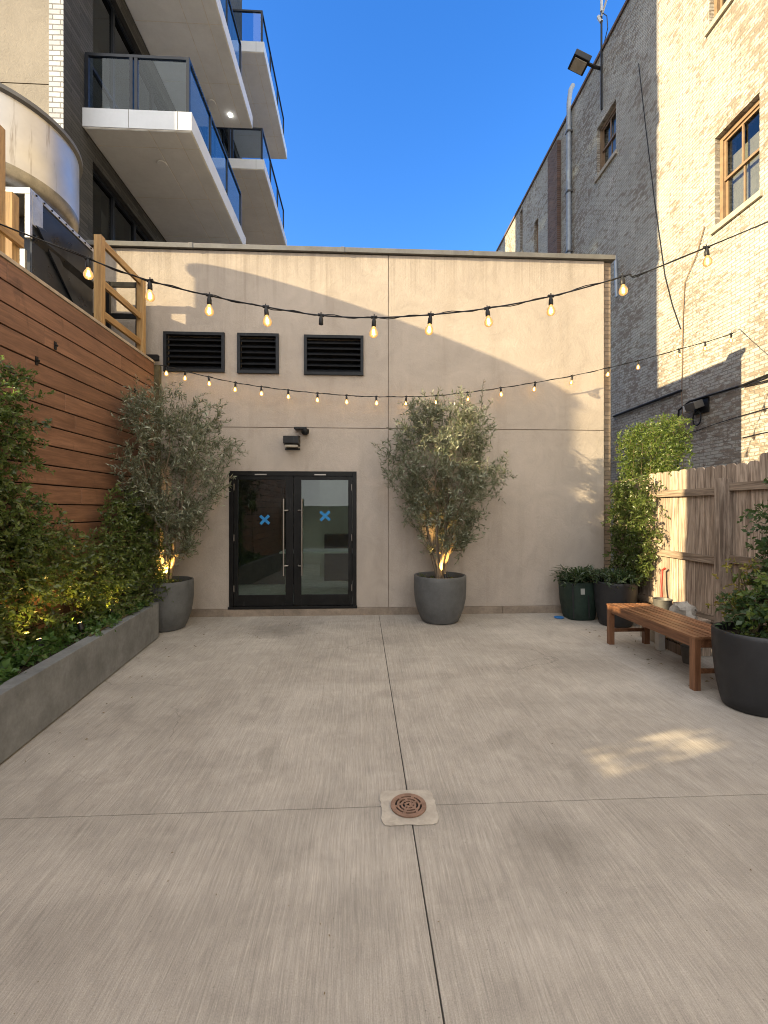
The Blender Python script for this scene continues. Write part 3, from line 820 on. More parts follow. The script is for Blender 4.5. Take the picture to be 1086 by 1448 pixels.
def cable(name, pix, X, r, label, cat='cable', mat='black_metal', lift=0.03):
    pts = [onX(x, y, X) for x, y in pix]
    o = MB().tube(pts, r, 6).build(name, M[mat], smooth=True)
    return tag(o, label, cat)
cable('wall_conduit', [(868, 589), (963, 552.5)], XR-.05, 0.032, 'thick dark pipe running along the shaded brick wall above the hedge', 'conduit')
cable('hanging_cable', [(958,660),(961,640),(958,600),(960,580),(975,568),(1000,560),(1030,551),(1052,544),(1086,530),(1110,520)], XR-.05, 0.022, 'thick black cable bending from the fence top along the brick wall', 'cable')
cable('hanging_cable', [(965,660),(966,600),(964,560),(965,480),(966,440),(968,400),(985,360),(996,320)], XR-.025, 0.010, 'thin paired wire climbing the sunlit brick beside the window', 'cable', 'winwood')
cable('hanging_cable', [(962,465),(950,430),(940,390),(933,340),(925,280),(913,180),(903,90)], XR-.025, 0.010, 'long thin wire crossing the shaded upper brick wall', 'cable')
cable('hanging_cable', [(1052,546),(1086,538),(1110,533)], XR-.04, 0.012, 'thin cable right below the thick black cable at the right edge', 'cable')
cable('hanging_cable', [(966,616),(1010,600),(1048,588),(1086,577),(1110,570)], XR-.02, 0.007, 'thin wire across the brick beneath the small wall floodlight', 'cable')
cable('hanging_cable', [(1050,619),(1075,613),(1110,606)], XR-.02, 0.007, 'lowest thin wire on the brick just over the picket fence', 'cable')
cable('lower_downspout', [(870,362),(872,420)], XR-.1, 0.04, 'short blue grey pipe on brick just beyond the stucco corner', 'pipe', 'pipe')
p = onX(992, 575, XR)
sf = thing('brick_wall_light', (XR, p.y, p.z), 'grey twin floodlight on black plate on the brick wall', 'wall light')
MB().box(XR-.035, XR-.001, p.y-.22, p.y+.16, p.z-.15, p.z+.15).build('back_plate', M['black_metal'], sf, bevel=0.01)
MB().obox((XR-.16, p.y, p.z+.02), (0.2, 0.28, 0.15), (0, -0.35, 0)).build('lamp_head', M['coping'], sf, bevel=0.012)
MB().lathe([(0.001,-.02),(.06,-.02),(.075,.12),(.001,.12)], 14, (XR-.13, p.y+.25, p.z-.05)).build('sensor', M['white_plastic'], sf, smooth=True)
a = [(XR-.1, p.y+0.11*math.sin(t), p.z-.24+0.15*math.cos(t)) for t in np.linspace(0, 2*PI, 20)]
MB().tube(a, 0.014, 6).build('cable_loop', M['black_metal'], sf, smooth=True)

# ------------------------------------------------------------------ left cedar fence
XL = -3.12; FT = 3.83
WF = thing('cedar_fence', (XL, 4, 0), 'tall red brown horizontal board fence along the left side', 'fence')
bd = MB(); z = FT-.004; pitch = 0.195; rr = random.Random(3)
rows = []
while z > 0.05:
    rows.append((max(0, z-pitch+0.0135), z)); z -= pitch
for i, (z0, z1) in enumerate(rows):
    cuts = [-6.0, rr.uniform(-2.5, -1.0), rr.uniform(1.0, 1.9), rr.uniform(3.0,6.0), 6.905]
    for a, b in zip(cuts, cuts[1:]):
        segs = [(a+.0015, b-.0015)]
        if i in (9, 10) or i < 6:        # unseen openings added to let sun through: missing boards and a notch
            h0, h1 = (1.22, 1.54) if i > 5 else (3.18, 3.80)
            segs = [(u, v) for (u, v) in ((a+.0015, min(b-.0015, h0)), (max(a+.0015, h1), b-.0015)) if v-u > 0.05]
        for (u, v) in segs:
            dx = rr.uniform(0, .003)
            bd.box(XL-.022+dx, XL+dx, u, v, z0, z1)
bd.build('boards', M['cedar'], WF, bevel=0.0025, seg=1)
bk = MB()
nz = FT-.004-6*pitch
for (a, b, c, d) in ((-6, 1.22, 0, FT-.02), (1.22, 1.54, 0, FT-.004-11*pitch+.01), (1.22, 1.54, FT-.004-9*pitch, FT-.02), (1.54, 3.18, 0, FT-.02), (3.18, 3.80, 0, nz-.012), (3.80, 6.9, 0, FT-.02)):
    bk.box(XL-.045, XL-.0265, a+.0005, b-.0005, c, d)
bk.build('backing', M['gap'], WF)
MB().box(XL-.10, XL+.012, -6, 3.17, FT+.001, FT+.036).build('cap', M['cap'], WF, bevel=0.004)
MB().box(XL-.10, XL+.012, 3.81, 6.90, FT+.001, FT+.036).build('cap', M['cap'], WF, bevel=0.004)
MB().box(XL-.03, XL+.075, 6.91, 6.985, 0.0, FT-.02).build('end_post', M['mossy'], WF, bevel=0.008)
scr = MB()
rs = random.Random(5)
for zz, y in ((FT-.52, 4.72), (FT-.76, 4.46), (FT-.55, 6.32), (FT-.78, 6.62)):
    scr.tube([(XL+.004, y, zz), (XL+.03, y, zz-.01)], 0.012, 8); scr.box(XL+.004, XL+.012, y-.016, y+.016, zz-.05, zz+.03)
scr.build('hook', M['black_metal'], WF)

# ------------------------------------------------------------------ roof terrace things behind the fence
tr = MB().box(-12, XL-.11, 3.85, 6.80, 3.35, 3.70); o = tr.build('roof_terrace', M['coping']); tag(o, kind='structure')
def guard(name, posts, rails, label, X=-3.22):
    t = thing(name, (X, posts[0][0], 3.7), label, 'guardrail')
    for (y, z1) in posts: MB().box(X-.045, X+.045, y-.045, y+.045, 3.701, z1).build('post', M['pine'], t, bevel=0.004)
    for (ya, yb, z0, h, dx) in rails: MB().box(X-.02+dx, X+.02+dx, ya, yb, z0, z0+h).build('rail', M['pine_y'], t, bevel=0.004)
    return t
guard('wooden_guardrail', [(5.68, 4.99), (6.72, 5.0)], [(5.726, 6.674, 4.90, 0.085, 0), (5.726, 6.674, 4.40, 0.085, 0), (5.726, 6.674, 4.02, 0.085, 0)],
      'yellow pine guardrail with two posts on the fence top beside the coping')
gl = guard('wooden_guardrail', [(4.12, 5.02)], [(3.87, 4.074, 4.93, 0.085, 0), (3.87, 4.074, 4.42, 0.085, 0), (3.87, 4.36, 4.08, 0.085, .045)],
      'yellow pine guardrail by the metal drum at the left edge')
MB().box(-3.29, -3.20, 4.275, 4.36, 3.701, 4.55).build('short_post', M['pine'], gl, bevel=0.004)
ps = thing('sun_blocker', (XL, 1.0, 3.87), 'added pine board screen on the unseen fence top, keeping sun off the pickets', 'screen')
MB().box(XL-.07, XL-.04, -2.0, 3.14, FT+.037, 5.0).build('boards', M['pine'], ps)  # unseen screen added to keep low sun off the picket fence
MB().box(XL-.085, XL-.025, -2.0, 3.14, 5.001, 5.04).build('cap', M['pine_y'], ps)
sg = thing('steel_guardrail', (-3.7, 6.78, 3.7), 'black steel guardrail behind the pine guardrail against the stucco wall', 'guardrail')
for z in (3.86, 4.44, 4.90): MB().box(-4.12, -3.29, 6.76, 6.80, z, z+0.07).build('rail', M['black_metal'], sg, bevel=0.003)
for x in (-4.10, -3.72, -3.29): MB().box(x-.03, x+.03, 6.755, 6.805, 3.701, 4.972).build('post', M['black_metal'], sg, bevel=0.003)
MB().box(-3.33, -3.05, 6.86, 6.93, FT+.037, FT+.12).build('foot', M['black_metal'], sg, bevel=0.003)

CT = thing('cooling_tower', (-4.5, 5.6, 3.7), 'large round metal exhaust drum on a dark sheet metal box above the fence', 'rooftop unit')
bx0, bx1, by0, by1, bz1 = -5.3, -3.465, 4.85, 5.96, 4.99
MB().box(bx1-.02, bx1, by0+.045, by1, 3.701, bz1-.05).build('side_panel', M['navy'], CT)
MB().box(bx0, bx1-.021, by0+.42, by0+.44, 3.701, bz1-.05).build('front_panel', M['navy'], CT)
MB().box(bx0, bx1-.021, by1-.02, by1, 3.701, bz1-.05).build('rear_panel', M['navy'], CT)
MB().box(bx0-.02, bx0-.001, by0+.045, by1, 3.701, bz1-.05).build('side_panel', M['navy'], CT)
sp = MB(); sp.prism([(bx1+.001, by0+.06, 4.54), (bx1+.05, by0+.06, 4.52), (bx1+.001, by0+.06, 4.46)], (0, 1.04, 0))
sp.prism([(bx1+.001, by0+.20, 4.70), (bx1+.03, by0+.24, 4.67), (bx1+.03, by0+.95, 4.02), (bx1+.001, by0+.98, 4.02)], (0.0, -0.14, -0.04))
sp.build('panel_fold', M['navy'], CT)
fm = MB()
fm.box(bx0, bx1+.012, by0-.001, by0+.035, bz1-.065, bz1); fm.box(bx1-.03, bx1+.012, by0+.036, by1, bz1-.045, bz1)
fm.box(bx1-.04, bx1+.012, by0, by0+.035, bz1-.52, bz1-.066); fm.box(bx1+.001, bx1+.013, by0+.036, by0+.19, bz1-.36, bz1-.046)
fm.box(bx1-.09, bx1-.041, by0, by0+.035, 3.701, 4.35); fm.box(bx0, bx1-.10, by0+.08, by0+.12, 4.12, 4.17)
MB().box(-5.3, -4.15, 5.961, 6.70, 3.701, 4.99).build('sun_plug', M['navy'], CT)  # hidden block added to stop a sun streak reaching the stucco
fm.build('angle_frame', M['galv'], CT, bevel=0.003)
for i in range(9): MB().tube([(bx1+.012, by0+.09+i*0.12, bz1-.024), (bx1+.022, by0+.09+i*0.12, bz1-.024)], 0.010, 6).build('bolt', M['black_metal'], CT)
DC = (-4.39, 5.51); R0 = 0.882
prof = [(R0-.25, 5.14), (R0-.20, 5.11), (R0-.13, 5.105), (R0-.06, 5.135), (R0-.015, 5.198), (R0, 5.295), (R0, 6.005), (R0+.018, 6.014), (R0+.038, 6.024), (R0+.038, 6.068), (R0+.018, 6.078), (R0-.018, 6.078), (R0-.018, 5.34)]
MB().lathe(prof[:6], 72, (DC[0], DC[1], 0)).build('bell_mouth', M['lip'], CT, smooth=True)
MB().lathe(prof[5:7], 72, (DC[0], DC[1], 0)).build('drum', M['drum'], CT, smooth=True)
MB().lathe(prof[6:], 72, (DC[0], DC[1], 0)).build('drum_rim', M['coping'], CT, smooth=True)
MB().lathe([(R0-.25, 5.14), (R0-.22, 5.02), (R0-.14, 4.993)], 72, (DC[0], DC[1], 0)).build('cone', M['drum'], CT, smooth=True)
MB().box(bx0, bx1-.031, by0+.036, by1, bz1-.035, bz1-.012).build('top_plate', M['galv'], CT)

# ------------------------------------------------------------------ drain
p = Vector((0.255, 2.46, 0))
dr = thing('floor_drain', p, 'round rusty floor drain grate in a pale concrete square', 'drain')
pt = MB(); n = 46
pts = []
for i in range(n):
    a = 2*PI*i/n; rx = 0.152; ca, sa = math.cos(a), math.sin(a)
    k = rx / (abs(ca)**9 + abs(sa)**9)**(1/9) * (1 + 0.012*math.sin(5*a+1) + 0.028*random.uniform(-1,1))
    pts.append((p.x+k*ca, p.y+k*sa*0.95, 0.0025))
pt.prism(pts, (0,0,0.004)); pt.build('concrete_collar', M['patch'], dr, bevel=0.002)
gr = MB()
for (r0, r1) in ((0.012, 0.021), (0.032, 0.043), (0.053, 0.064), (0.074, 0.098)):
    gr.lathe([(r0, 0.009), (r0, 0.016), (r1, 0.016), (r1, 0.009)], 40, p)
for r0, r1, n, ph in ((0.0, 0.033, 3, 0.2), (0.042, 0.054, 5, .5), (0.063, 0.076, 6, 0.1), (0.02, 0.033, 4, 0.9)):
    for i in range(n):
        a = ph + 2*PI*i/n; rm_ = (r0+r1)/2
        gr.obox((p.x+rm_*math.cos(a), p.y+rm_*math.sin(a), 0.0125), (r1-r0+.004, 0.014, 0.0068), (0,0,a))
gr.build('grate', M['rust'], dr, smooth=False)
MB().lathe([(0.001, 0.0072), (0.085, 0.0072)], 32, p).build('drain_hole', M['void'], dr)

# ------------------------------------------------------------------ planter on the left
PL = thing('planter_box', (-2.8, 4.4, 0), 'long low grey cement planter along the red brown fence', 'planter')
e0 = Vector((-2.17, 1.6)); e1 = Vector((-2.585, 5.85))     # outer face, near and far
PH = 0.455; rim = 0.125
def lerp(a, b, t): return a + (b-a)*t
din = Vector((-1, 0))
far = 5.85; 
o0, o1 = e0, e1; i0 = Vector((e0.x-rim, e0.y)); i1 = Vector((e1.x-rim, e1.y-rim))
pl = MB()
def wallpoly(poly, z0, z1): pl.prism([(q[0], q[1], z0) for q in poly], (0,0,z1-z0))
wallpoly([o0, o1, (o1.x-rim, o1.y), (o0.x-rim, o0.y)], 0.012, PH)
wallpoly([(o1.x-rim-.001, o1.y), (-3.10, o1.y), (-3.10, o1.y-rim), (o1.x-rim+.012-.001, o1.y-rim)], 0.012, PH-.0005)
wallpoly([(-3.10, o1.y-rim-.001), (-3.04, o1.y-rim-.001), (-3.04, 1.6), (-3.10, 1.6)], 0.012, PH-.001)
pl.build('shell', M['planter'], PL, bevel=0.008)
so = MB().prism([(o0.x-rim-.003, 1.6, 0.02), (o1.x-rim-.003, o1.y-rim-.01, 0.02), (-3.035, o1.y-rim-.01, 0.02), (-3.035, 1.6, 0.02)], (0,0,0.36))
so.build('soil', M['soil'], PL)
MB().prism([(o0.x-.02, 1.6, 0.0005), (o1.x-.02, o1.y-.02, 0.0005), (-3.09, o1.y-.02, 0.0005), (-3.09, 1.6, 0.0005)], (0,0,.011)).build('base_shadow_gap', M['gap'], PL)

# ------------------------------------------------------------------ plants
def make_vine(name, label, cat, base, starts, dirs, lens, mat, L, W, spacing, seed, group=None, wander=0.5, stems=None, clip=None, droop=0.3, spread=0.9, fold=0.18):
    rng = np.random.default_rng(seed)
    t = thing(name, base, label, cat, group)
    sh = []
    for s0, d0, ln in zip(starts, dirs, lens):
        n = 6; pts = [np.array(s0, float)]; d = np.array(d0, float); d /= np.linalg.norm(d)+1e-9
        for i in range(n):
            d = d + rng.normal(size=3)*wander*0.4; d[2] -= droop/n; d /= np.linalg.norm(d)
            q = pts[-1] + d*ln/n
            if clip is not None and not clip(q): break
            pts.append(q)
        if len(pts) > 2: sh.append(np.array(pts))
    P, D, Nn, Ls = shoots_to_leaves(sh, spacing, L, W, rng, clip=clip, spread=spread)
    leaf_object('foliage', mat, t, P, D, Nn, Ls, Ls*(W/L), fold)
    sm = MB()
    for pts in sh[::3]: sm.tube(pts[::2] if len(pts) > 4 else pts, 0.0028, 4, cap=False)
    if sm.v: tag(sm.build('twigs', M['vine_stem'], t), kind='stuff')
    for st in (stems or []): MB().tube(st, [0.012 - 0.007*i/(len(st)-1) for i in range(len(st))], 6).build('stem', M['vine_stem'], t, smooth=True)
    return t

def region(rng, n, f, y0, y1, z0, z1):
    out = []
    while len(out) < n:
        y = rng.uniform(y0, y1); z = rng.uniform(z0, z1)
        if rng.random() < f(y, z): out.append((y, z))
    return out

def px_top(x, y, X=-2.95):
    q = onX(x, y, X); return (q.y, q.z)
def interp(tab):
    a = sorted(tab); ys = [q[0] for q in a]; zs = [q[1] for q in a]
    return lambda y: float(np.interp(y, ys, zs))
lc = lambda q: q[0] > XL+.012 and q[1] < 6.95
rng = np.random.default_rng(21)
# tall climber at the left edge
edge = interp([(0.5,4.15),(1.2,4.35),(1.5,4.28),(1.75,4.16),(2.1,4.24),(2.4,4.27),(2.7,4.17),(2.95,3.95)])  # z -> right edge y
def f1(y, z):
    e = edge(z)
    return 1.0 if y < e-0.22 else max(0.0, (e-y)/0.22) if y < e else 0.0
pts = region(rng, 1000, lambda y, z: f1(y, z) if (y > 3.84 or z < 2.55) else 0, 3.0, 4.5, 0.5, 2.95)
st = [(XL+.03+rng.random()*0.16, y, z) for y, z in pts]
di = [(0.6+rng.random(), rng.normal()*0.7, rng.normal()*0.6+.1) for _ in st]
ln = [rng.uniform(0.10, 0.24) for _ in st]
make_vine('climbing_vine', 'tall leafy green climber on the board fence at the left edge', 'vine', (-2.95, 3.9, 0.38), st, di, ln, M['jasmine'], 0.055, 0.026, 0.024, 1, 'climbing plants on the cedar fence',
          stems=[[(-2.95+.04*i, 3.2+.22*i, .38), (-3.02, 3.25+.2*i, 1.1), (-3.05, 3.2+.23*i, 1.9), (-3.04, 3.3+.2*i, 2.6)] for i in range(4)], clip=lc)
rgv = np.random.default_rng(77); pts = []  # unseen leaves added at the fence gap to dapple the floor sun patch
while len(pts) < 120:
    y_, z_ = rgv.uniform(1.12, 1.64), rgv.uniform(1.65, 2.10)
    if rgv.random() < 0.2 + 0.8*max(abs(y_-1.38)/.2, (1.93-z_)/.16, (z_-2.03)/.1): pts.append((XL+.04, y_, z_))
make_vine('climbing_vine', 'added unseen climber strands breaking up the sun through the fence gap', 'vine', (-3.05, 1.4, 0.38), pts, [(rgv.random()*.5, rgv.normal(), rgv.normal()*.6) for _ in pts], [rgv.uniform(.08,.2) for _ in pts], M['jasmine'], 0.055, 0.026, 0.026, 78,
          'climbing plants on the cedar fence', stems=[[(-3.05, 1.2, .02), (-3.07, 1.25, .9), (-3.07, 1.4, 1.8)]], clip=lc)
# lower shrubs along the fence
top2 = interp([px_top(45,700),px_top(75,725),px_top(95,760),px_top(110,772),px_top(125,765)])
def f2(y, z): return 1.0 if z < top2(y)-0.18 else (0.45 if z < top2(y) else 0)
pts = region(rng, 520, f2, 3.9, 4.95, 0.45, 1.9)
pts = [q for q in pts if min(abs(q[0]-v) for v in (3.95,4.5,5.05)) > .13 or q[1] > .85]
st = [(XL+.05+rng.random()*0.24*(1.15-0.5*min(1,(z-.4)/1.4)), y, z) for y, z in pts]
di = [(0.5+rng.random(), rng.normal()*0.7, rng.normal()*0.6+.25) for _ in st]; ln = [rng.uniform(0.10, 0.26) for _ in st]
make_vine('jasmine_shrub', 'sparse glossy shrub glowing yellow from a lamp, middle of the planter', 'shrub', (-2.9, 4.4, 0.38), st, di, ln, M['jasmine'], 0.052, 0.024, 0.026, 2, 'climbing plants on the cedar fence', clip=lc)
top3 = interp([px_top(120,772),px_top(132,742),px_top(150,718),px_top(167,697),px_top(190,705),px_top(205,728),px_top(217,760)])
def f3(y, z): return 1.0 if z < top3(y)-0.2 else (0.5 if z < top3(y) else 0)
pts = region(rng, 900, f3, 4.75, 6.35, 0.45, 1.95)
st = [(XL+.05+rng.random()*0.36*(1.2-0.55*min(1,(z-.4)/1.4)), min(y,5.95+0.3*rng.random()), z) for y, z in pts]
di = [(0.5+rng.random(), rng.normal()*0.7-.1, rng.normal()*0.6+.3) for _ in st]; ln = [rng.uniform(0.10, 0.26) for _ in st]
make_vine('jasmine_shrub', 'dense dark bushy shrub peaking near the fence corner before the left olive pot', 'shrub', (-2.9, 5.4, 0.38), st, di, ln, M['jasmine'], 0.052, 0.024, 0.024, 3, 'climbing plants on the cedar fence', clip=lc)
# ground cover
def gc(name, label, y0, y1, n, seed, base, xo=(-3.0, 0.02), hz=0.16, L=0.055, W=0.038, mat='jasmine_lo'):
    rg = np.random.default_rng(seed); st = []; di = []; ln = []
    for _ in range(n):
        y = rg.uniform(y0, y1); xe = lerp(e0.x, e1.x, (y-1.6)/4.25)-rim
        x = rg.uniform(xo[0], xe+xo[1]); st.append((x, y, 0.38)); di.append((rg.normal()*0.5+.25, rg.normal()*0.5, 1.0)); ln.append(rg.uniform(0.08, 0.08+hz))
    make_vine(name, label, 'ground plant', base, st, di, ln, M[mat], L, W, 0.028, seed, 'low plants in the planter', droop=1.2, clip=lambda q: q[0] > XL+.02 and q[2] > .36)
gc('leafy_herb', 'bright green lobed leafy plant low in the near end of the planter', 2.55, 3.45, 85, 31, (-2.75, 3.0, 0.38), (-3.0,-.05), L=0.07, W=0.055)
gc('leafy_herb', 'mid green leafy plant in the planter beside the bare soil', 3.55, 4.25, 80, 32, (-2.8, 3.9, 0.38), (-3.0,-.16), 0.2, L=0.065, W=0.05)
gc('leafy_herb', 'low dark leaves filling the planter behind its middle rim', 4.2, 5.1, 120, 33, (-2.8, 4.6, 0.38), (-3.0,-.06), 0.14)
gc('leafy_herb', 'low dark leaves at the far end of the planter', 5.1, 5.7, 75, 34, (-2.85, 5.4, 0.38), (-3.0,-.03), 0.16)
# trailing stem over the rim
rg = np.random.default_rng(40); st = []; di = []; ln = []
for i in range(46):
    t_ = i/45; y = lerp(4.35, 5.65, t_); xe = lerp(e0.x, e1.x, (y-1.6)/4.25)-0.075
    st.append((xe - .02 + .015*math.sin(9*t_), y, PH+.012)); di.append((rg.normal()*.5, rg.normal()*.6, 0.55)); ln.append(rg.uniform(.05,.11)*(1.3-t_*.6))
make_vine('trailing_creeper', 'bright green trailing creeper lying along the planter rim', 'creeper', (-2.6, 5.0, PH), st, di, ln, M['jasmine_lo'], 0.045, 0.028, 0.02, 41,
          stems=[[(lerp(e0.x,e1.x,(y-1.6)/4.25)-.09, y, PH+.012) for y in np.linspace(4.3,5.7,10)]], droop=0.8)

# olive trees ----------------------------------------------------
def olive(base, ctr, R, z0, z1, seed, label, clip, ntw=420, wisps=()):
    rng = np.random.default_rng(seed)
    t = thing('olive_tree', base, label, 'olive tree', 'potted olive trees')
    bm_ = MB(); skel = []; skr = []
    b = np.array(base)
    def prof(h):
        h = min(1, max(0, h))
        return (0.10+0.90*(h/0.58)**0.85) if h < 0.58 else math.sqrt(max(0, 1-((h-0.58)/0.47)**2))
    # stems
    nst = 5
    for i in range(nst):
        a = 2*PI*i/nst + rng.uniform(-.3,.3)
        spread = rng.uniform(0.25, 0.5)*R
        pts = [b + np.array([math.cos(a)*.03, math.sin(a)*.03, 0])]
        topz = rng.uniform(z0 + (z1-z0)*.55, z0+(z1-z0)*.8)
        n = 9
        for k in range(1, n+1):
            f = k/n
            q = b + np.array([math.cos(a)*spread*f**0.8, math.sin(a)*spread*f**0.8, (topz-b[2])*f]) + rng.normal(size=3)*0.018
            q[0] += (ctr[0]-b[0])*f; q[1] += (ctr[1]-b[1])*f
            pts.append(q)
        rs = [0.030*(1-.82*k/n)*rng.uniform(.9,1.1) for k in range(n+1)]
        bm_.tube(pts, rs, 7)
        for q, r_ in zip(pts[2:], rs[2:]): skel.append(q); skr.append(r_)
    targets = []
    while len(targets) < ntw:
        pass
        h = rng.uniform(0.02, 1.0)**0.95; rr = R*prof(h)*math.sqrt(rng.uniform(0.05, 1.0))*(1.08 if rng.random() < .2 else .94); a = rng.uniform(0, 2*PI)
        q = np.array([ctr[0]+rr*math.cos(a), ctr[1]+rr*math.sin(a)*0.75, z0+(z1-z0)*h])
        if h < 0.24 and rr < 0.45*R*prof(0.24): continue
        # clumps and gaps
        cl = math.sin(q[0]*6.1+seed)*math.sin(q[1]*5.3+1.3)*math.sin(q[2]*5.7+seed*.7)
        if cl < -0.14 and rng.random() < 0.85: continue
        if clip(q): targets.append(q)
    targets.sort(key=lambda q: np.linalg.norm(q - np.array([ctr[0], ctr[1], q[2]]))*1.0 + 0.2*abs(q[2]-(z0+z1)/2))
    sh = []
    for q in targets:
        A = np.array(skel); w = np.linalg.norm((A - q)*np.array([1,1,0.8]), axis=1) + np.where(A[:,2] > q[2]-0.05, 0.6, 0)
        i = int(np.argmin(w)); p0 = A[i]; d = q-p0; ln = np.linalg.norm(d)
        n = 5; pts = []
        sag = np.array([0,0, -0.10*ln if q[2] < z0+.45*(z1-z0) else 0.12*ln])
        for k in range(n+1):
            f = k/n; pts.append(p0 + d*f + sag*4*f*(1-f)*-0.5 + (rng.normal(size=3)*0.012 if 0 < k < n else 0))
        # soft tip that carries on
        tip = unit(pts[-1]-pts[-2] + np.array([0,0,0.04]))*rng.uniform(.08,.2); 
        pts.append(pts[-1]+tip*.5+rng.normal(size=3)*.012); pts.append(pts[-1]+tip*.5+np.array([0,0,-.015]))
        pts = [p_ for p_ in pts if clip(p_)]
        if len(pts) < 3: continue
        r0 = min(0.009, skr[i]*.6)
        bm_.tube(pts, [r0*(1-.8*k/len(pts))+.0012 for k in range(len(pts))], 4, cap=False)
        for k in (2, 3, 4, 5):
            if k < len(pts): skel.append(np.array(pts[k])); skr.append(r0*(1-.8*k/len(pts)))
        P_ = np.array(pts); tot = np.linalg.norm(np.diff(P_, axis=0), axis=1).sum()
        keep = 0.42/max(tot, .42)
        sh.append(P_[int((1-keep)*len(P_)):] if keep < 1 and len(P_) > 4 else P_)
        # side twigs
        for _ in range(3):
            k = rng.integers(max(1, len(pts)-4), len(pts)); a0 = np.array(pts[k]); dd = rng.normal(size=3)*.8 + unit(d)*.7; dd[2] += 0.1
            dd = unit(dd)*rng.uniform(.08,.24); q2 = [a0, a0+dd*.5+rng.normal(size=3)*.008, a0+dd+np.array([0,0,-.01])]
            if all(clip(z_) for z_ in q2): sh.append(np.array(q2)); bm_.tube(q2, 0.0016, 3, cap=False)
    for (wx, wy, wz0, wz1, lean) in wisps:
        pts = [np.array([wx+lean*f+rng.normal()*.008, wy, wz0+(wz1-wz0)*f]) for f in np.linspace(0,1,9)]
        bm_.tube(pts, 0.003, 4, cap=False); sh.append(np.array(pts))
    P, D, Nn, Ls = shoots_to_leaves(sh, 0.030, 0.068, 0.016, rng, spread=0.75, jitter=.28, start=0.05, clip=clip)
    leaf_object('foliage', M['olive'], t, P, D, Nn, Ls, Ls*0.24, 0.1, 0.1)
    bm_.build('trunk', M['bark'], t, smooth=True)
    return t

def pot(loc, prof, mat, label, group, soil_r, soil_z, name='plant_pot'):
    t = thing(name, loc, label, 'plant pot', group)
    MB().lathe([(r, z) for r, z in prof], 56, loc).build('shell', mat, t, smooth=True)
    # soil with lumps
    n = 40; sm = MB(); vs = [(loc[0], loc[1], loc[2]+soil_z+.02)]; fs = []
    for j, f in enumerate((0.33, 0.66, 1.0)):
        for k in range(n):
            a = 2*PI*k/n; vs.append((loc[0]+soil_r*f*math.cos(a), loc[1]+soil_r*f*math.sin(a), loc[2]+soil_z+random.uniform(-.008,.012)))
    for k in range(n): fs.append((0, 1+k, 1+(k+1)%n))
    for j in range(2):
        for k in range(n): fs.append((1+j*n+k, 1+(j+1)*n+k, 1+(j+1)*n+(k+1)%n, 1+j*n+(k+1)%n))
    sm.add(vs, fs); sm.build('soil', M['soil'], t)
    return t
bowl = [(0.001,0.002),(0.24,0.002),(0.265,0.012),(0.30,0.08),(0.345,0.2),(0.372,0.33),(0.382,0.46),(0.384,0.6),(0.382,0.665),(0.376,0.675),(0.352,0.675),(0.346,0.665),(0.345,0.585)]
PA = (-2.70, 6.33, 0); PB = (1.145, 6.56, 0)
ka = 0.93
pot(PA, [(r*ka, z*0.99) for r, z in bowl], M['pot'], 'grey round pot at the planter end holding the left olive tree', 'grey round pots', 0.345*ka, 0.6)
pot(PB, [(r*1.0, z*1.0) for r, z in bowl], M['pot'], 'grey round pot right of the glass doors holding the right olive tree', 'grey round pots', 0.345, 0.6)
clA = lambda q: q[0] > XL+.03 and q[1] < 6.96 and q[1] > 4.9
clB = lambda q: q[1] < 6.965
wB = []
for (x, ytop) in ((683,538),(665,560),(640,570),(612,575),(597,590),(628,575),(655,572)):
    a = onY(x, ytop, 6.6); wB.append((a.x-.05, 6.6, 2.75, a.z, .05))
wA = []
for (x, ytop) in ((228,548),(262,560),(250,575),(240,566),(275,590),(185,590)):
    a = onY(x, ytop, 6.4); wA.append((max(a.x, XL+.08), 6.4, 2.7, a.z, .02))
cB = onY(628, 700, 6.56); 
olive((PB[0]+.0, PB[1], 0.6), (cB.x, 6.50), 0.92, 0.84, 3.08, 5, 'bushy silver green olive tree in the pot right of the doors', clB, 470, wB)
olive((PA[0]-.0, PA[1], 0.6), (-2.62, 6.18), 0.92, 0.84, 3.10, 9, 'bushy silver green olive tree in the fence corner left of the doors', clA, 390, wA)
# small weeds in the pots
for (cx, cy, sd, lab) in ((PA[0], PA[1], 51, 'few tiny dark weeds on the soil of the left olive pot'), (PB[0], PB[1], 52, 'few tiny dark weeds on the soil of the right olive pot')):
    rg = np.random.default_rng(sd); st = []; di = []
    for _ in range(22):
        a = rg.uniform(0, 2*PI); r_ = rg.uniform(.08,.30); st.append((cx+r_*math.cos(a), cy+r_*math.sin(a), .6)); di.append((rg.normal()*.4, rg.normal()*.4, 1))
    make_vine('weeds', lab, 'weeds', (cx, cy, .6), st, di, [rg.uniform(.04,.12) for _ in st], M['jasmine'], 0.035, 0.012, 0.02, sd, droop=.8)

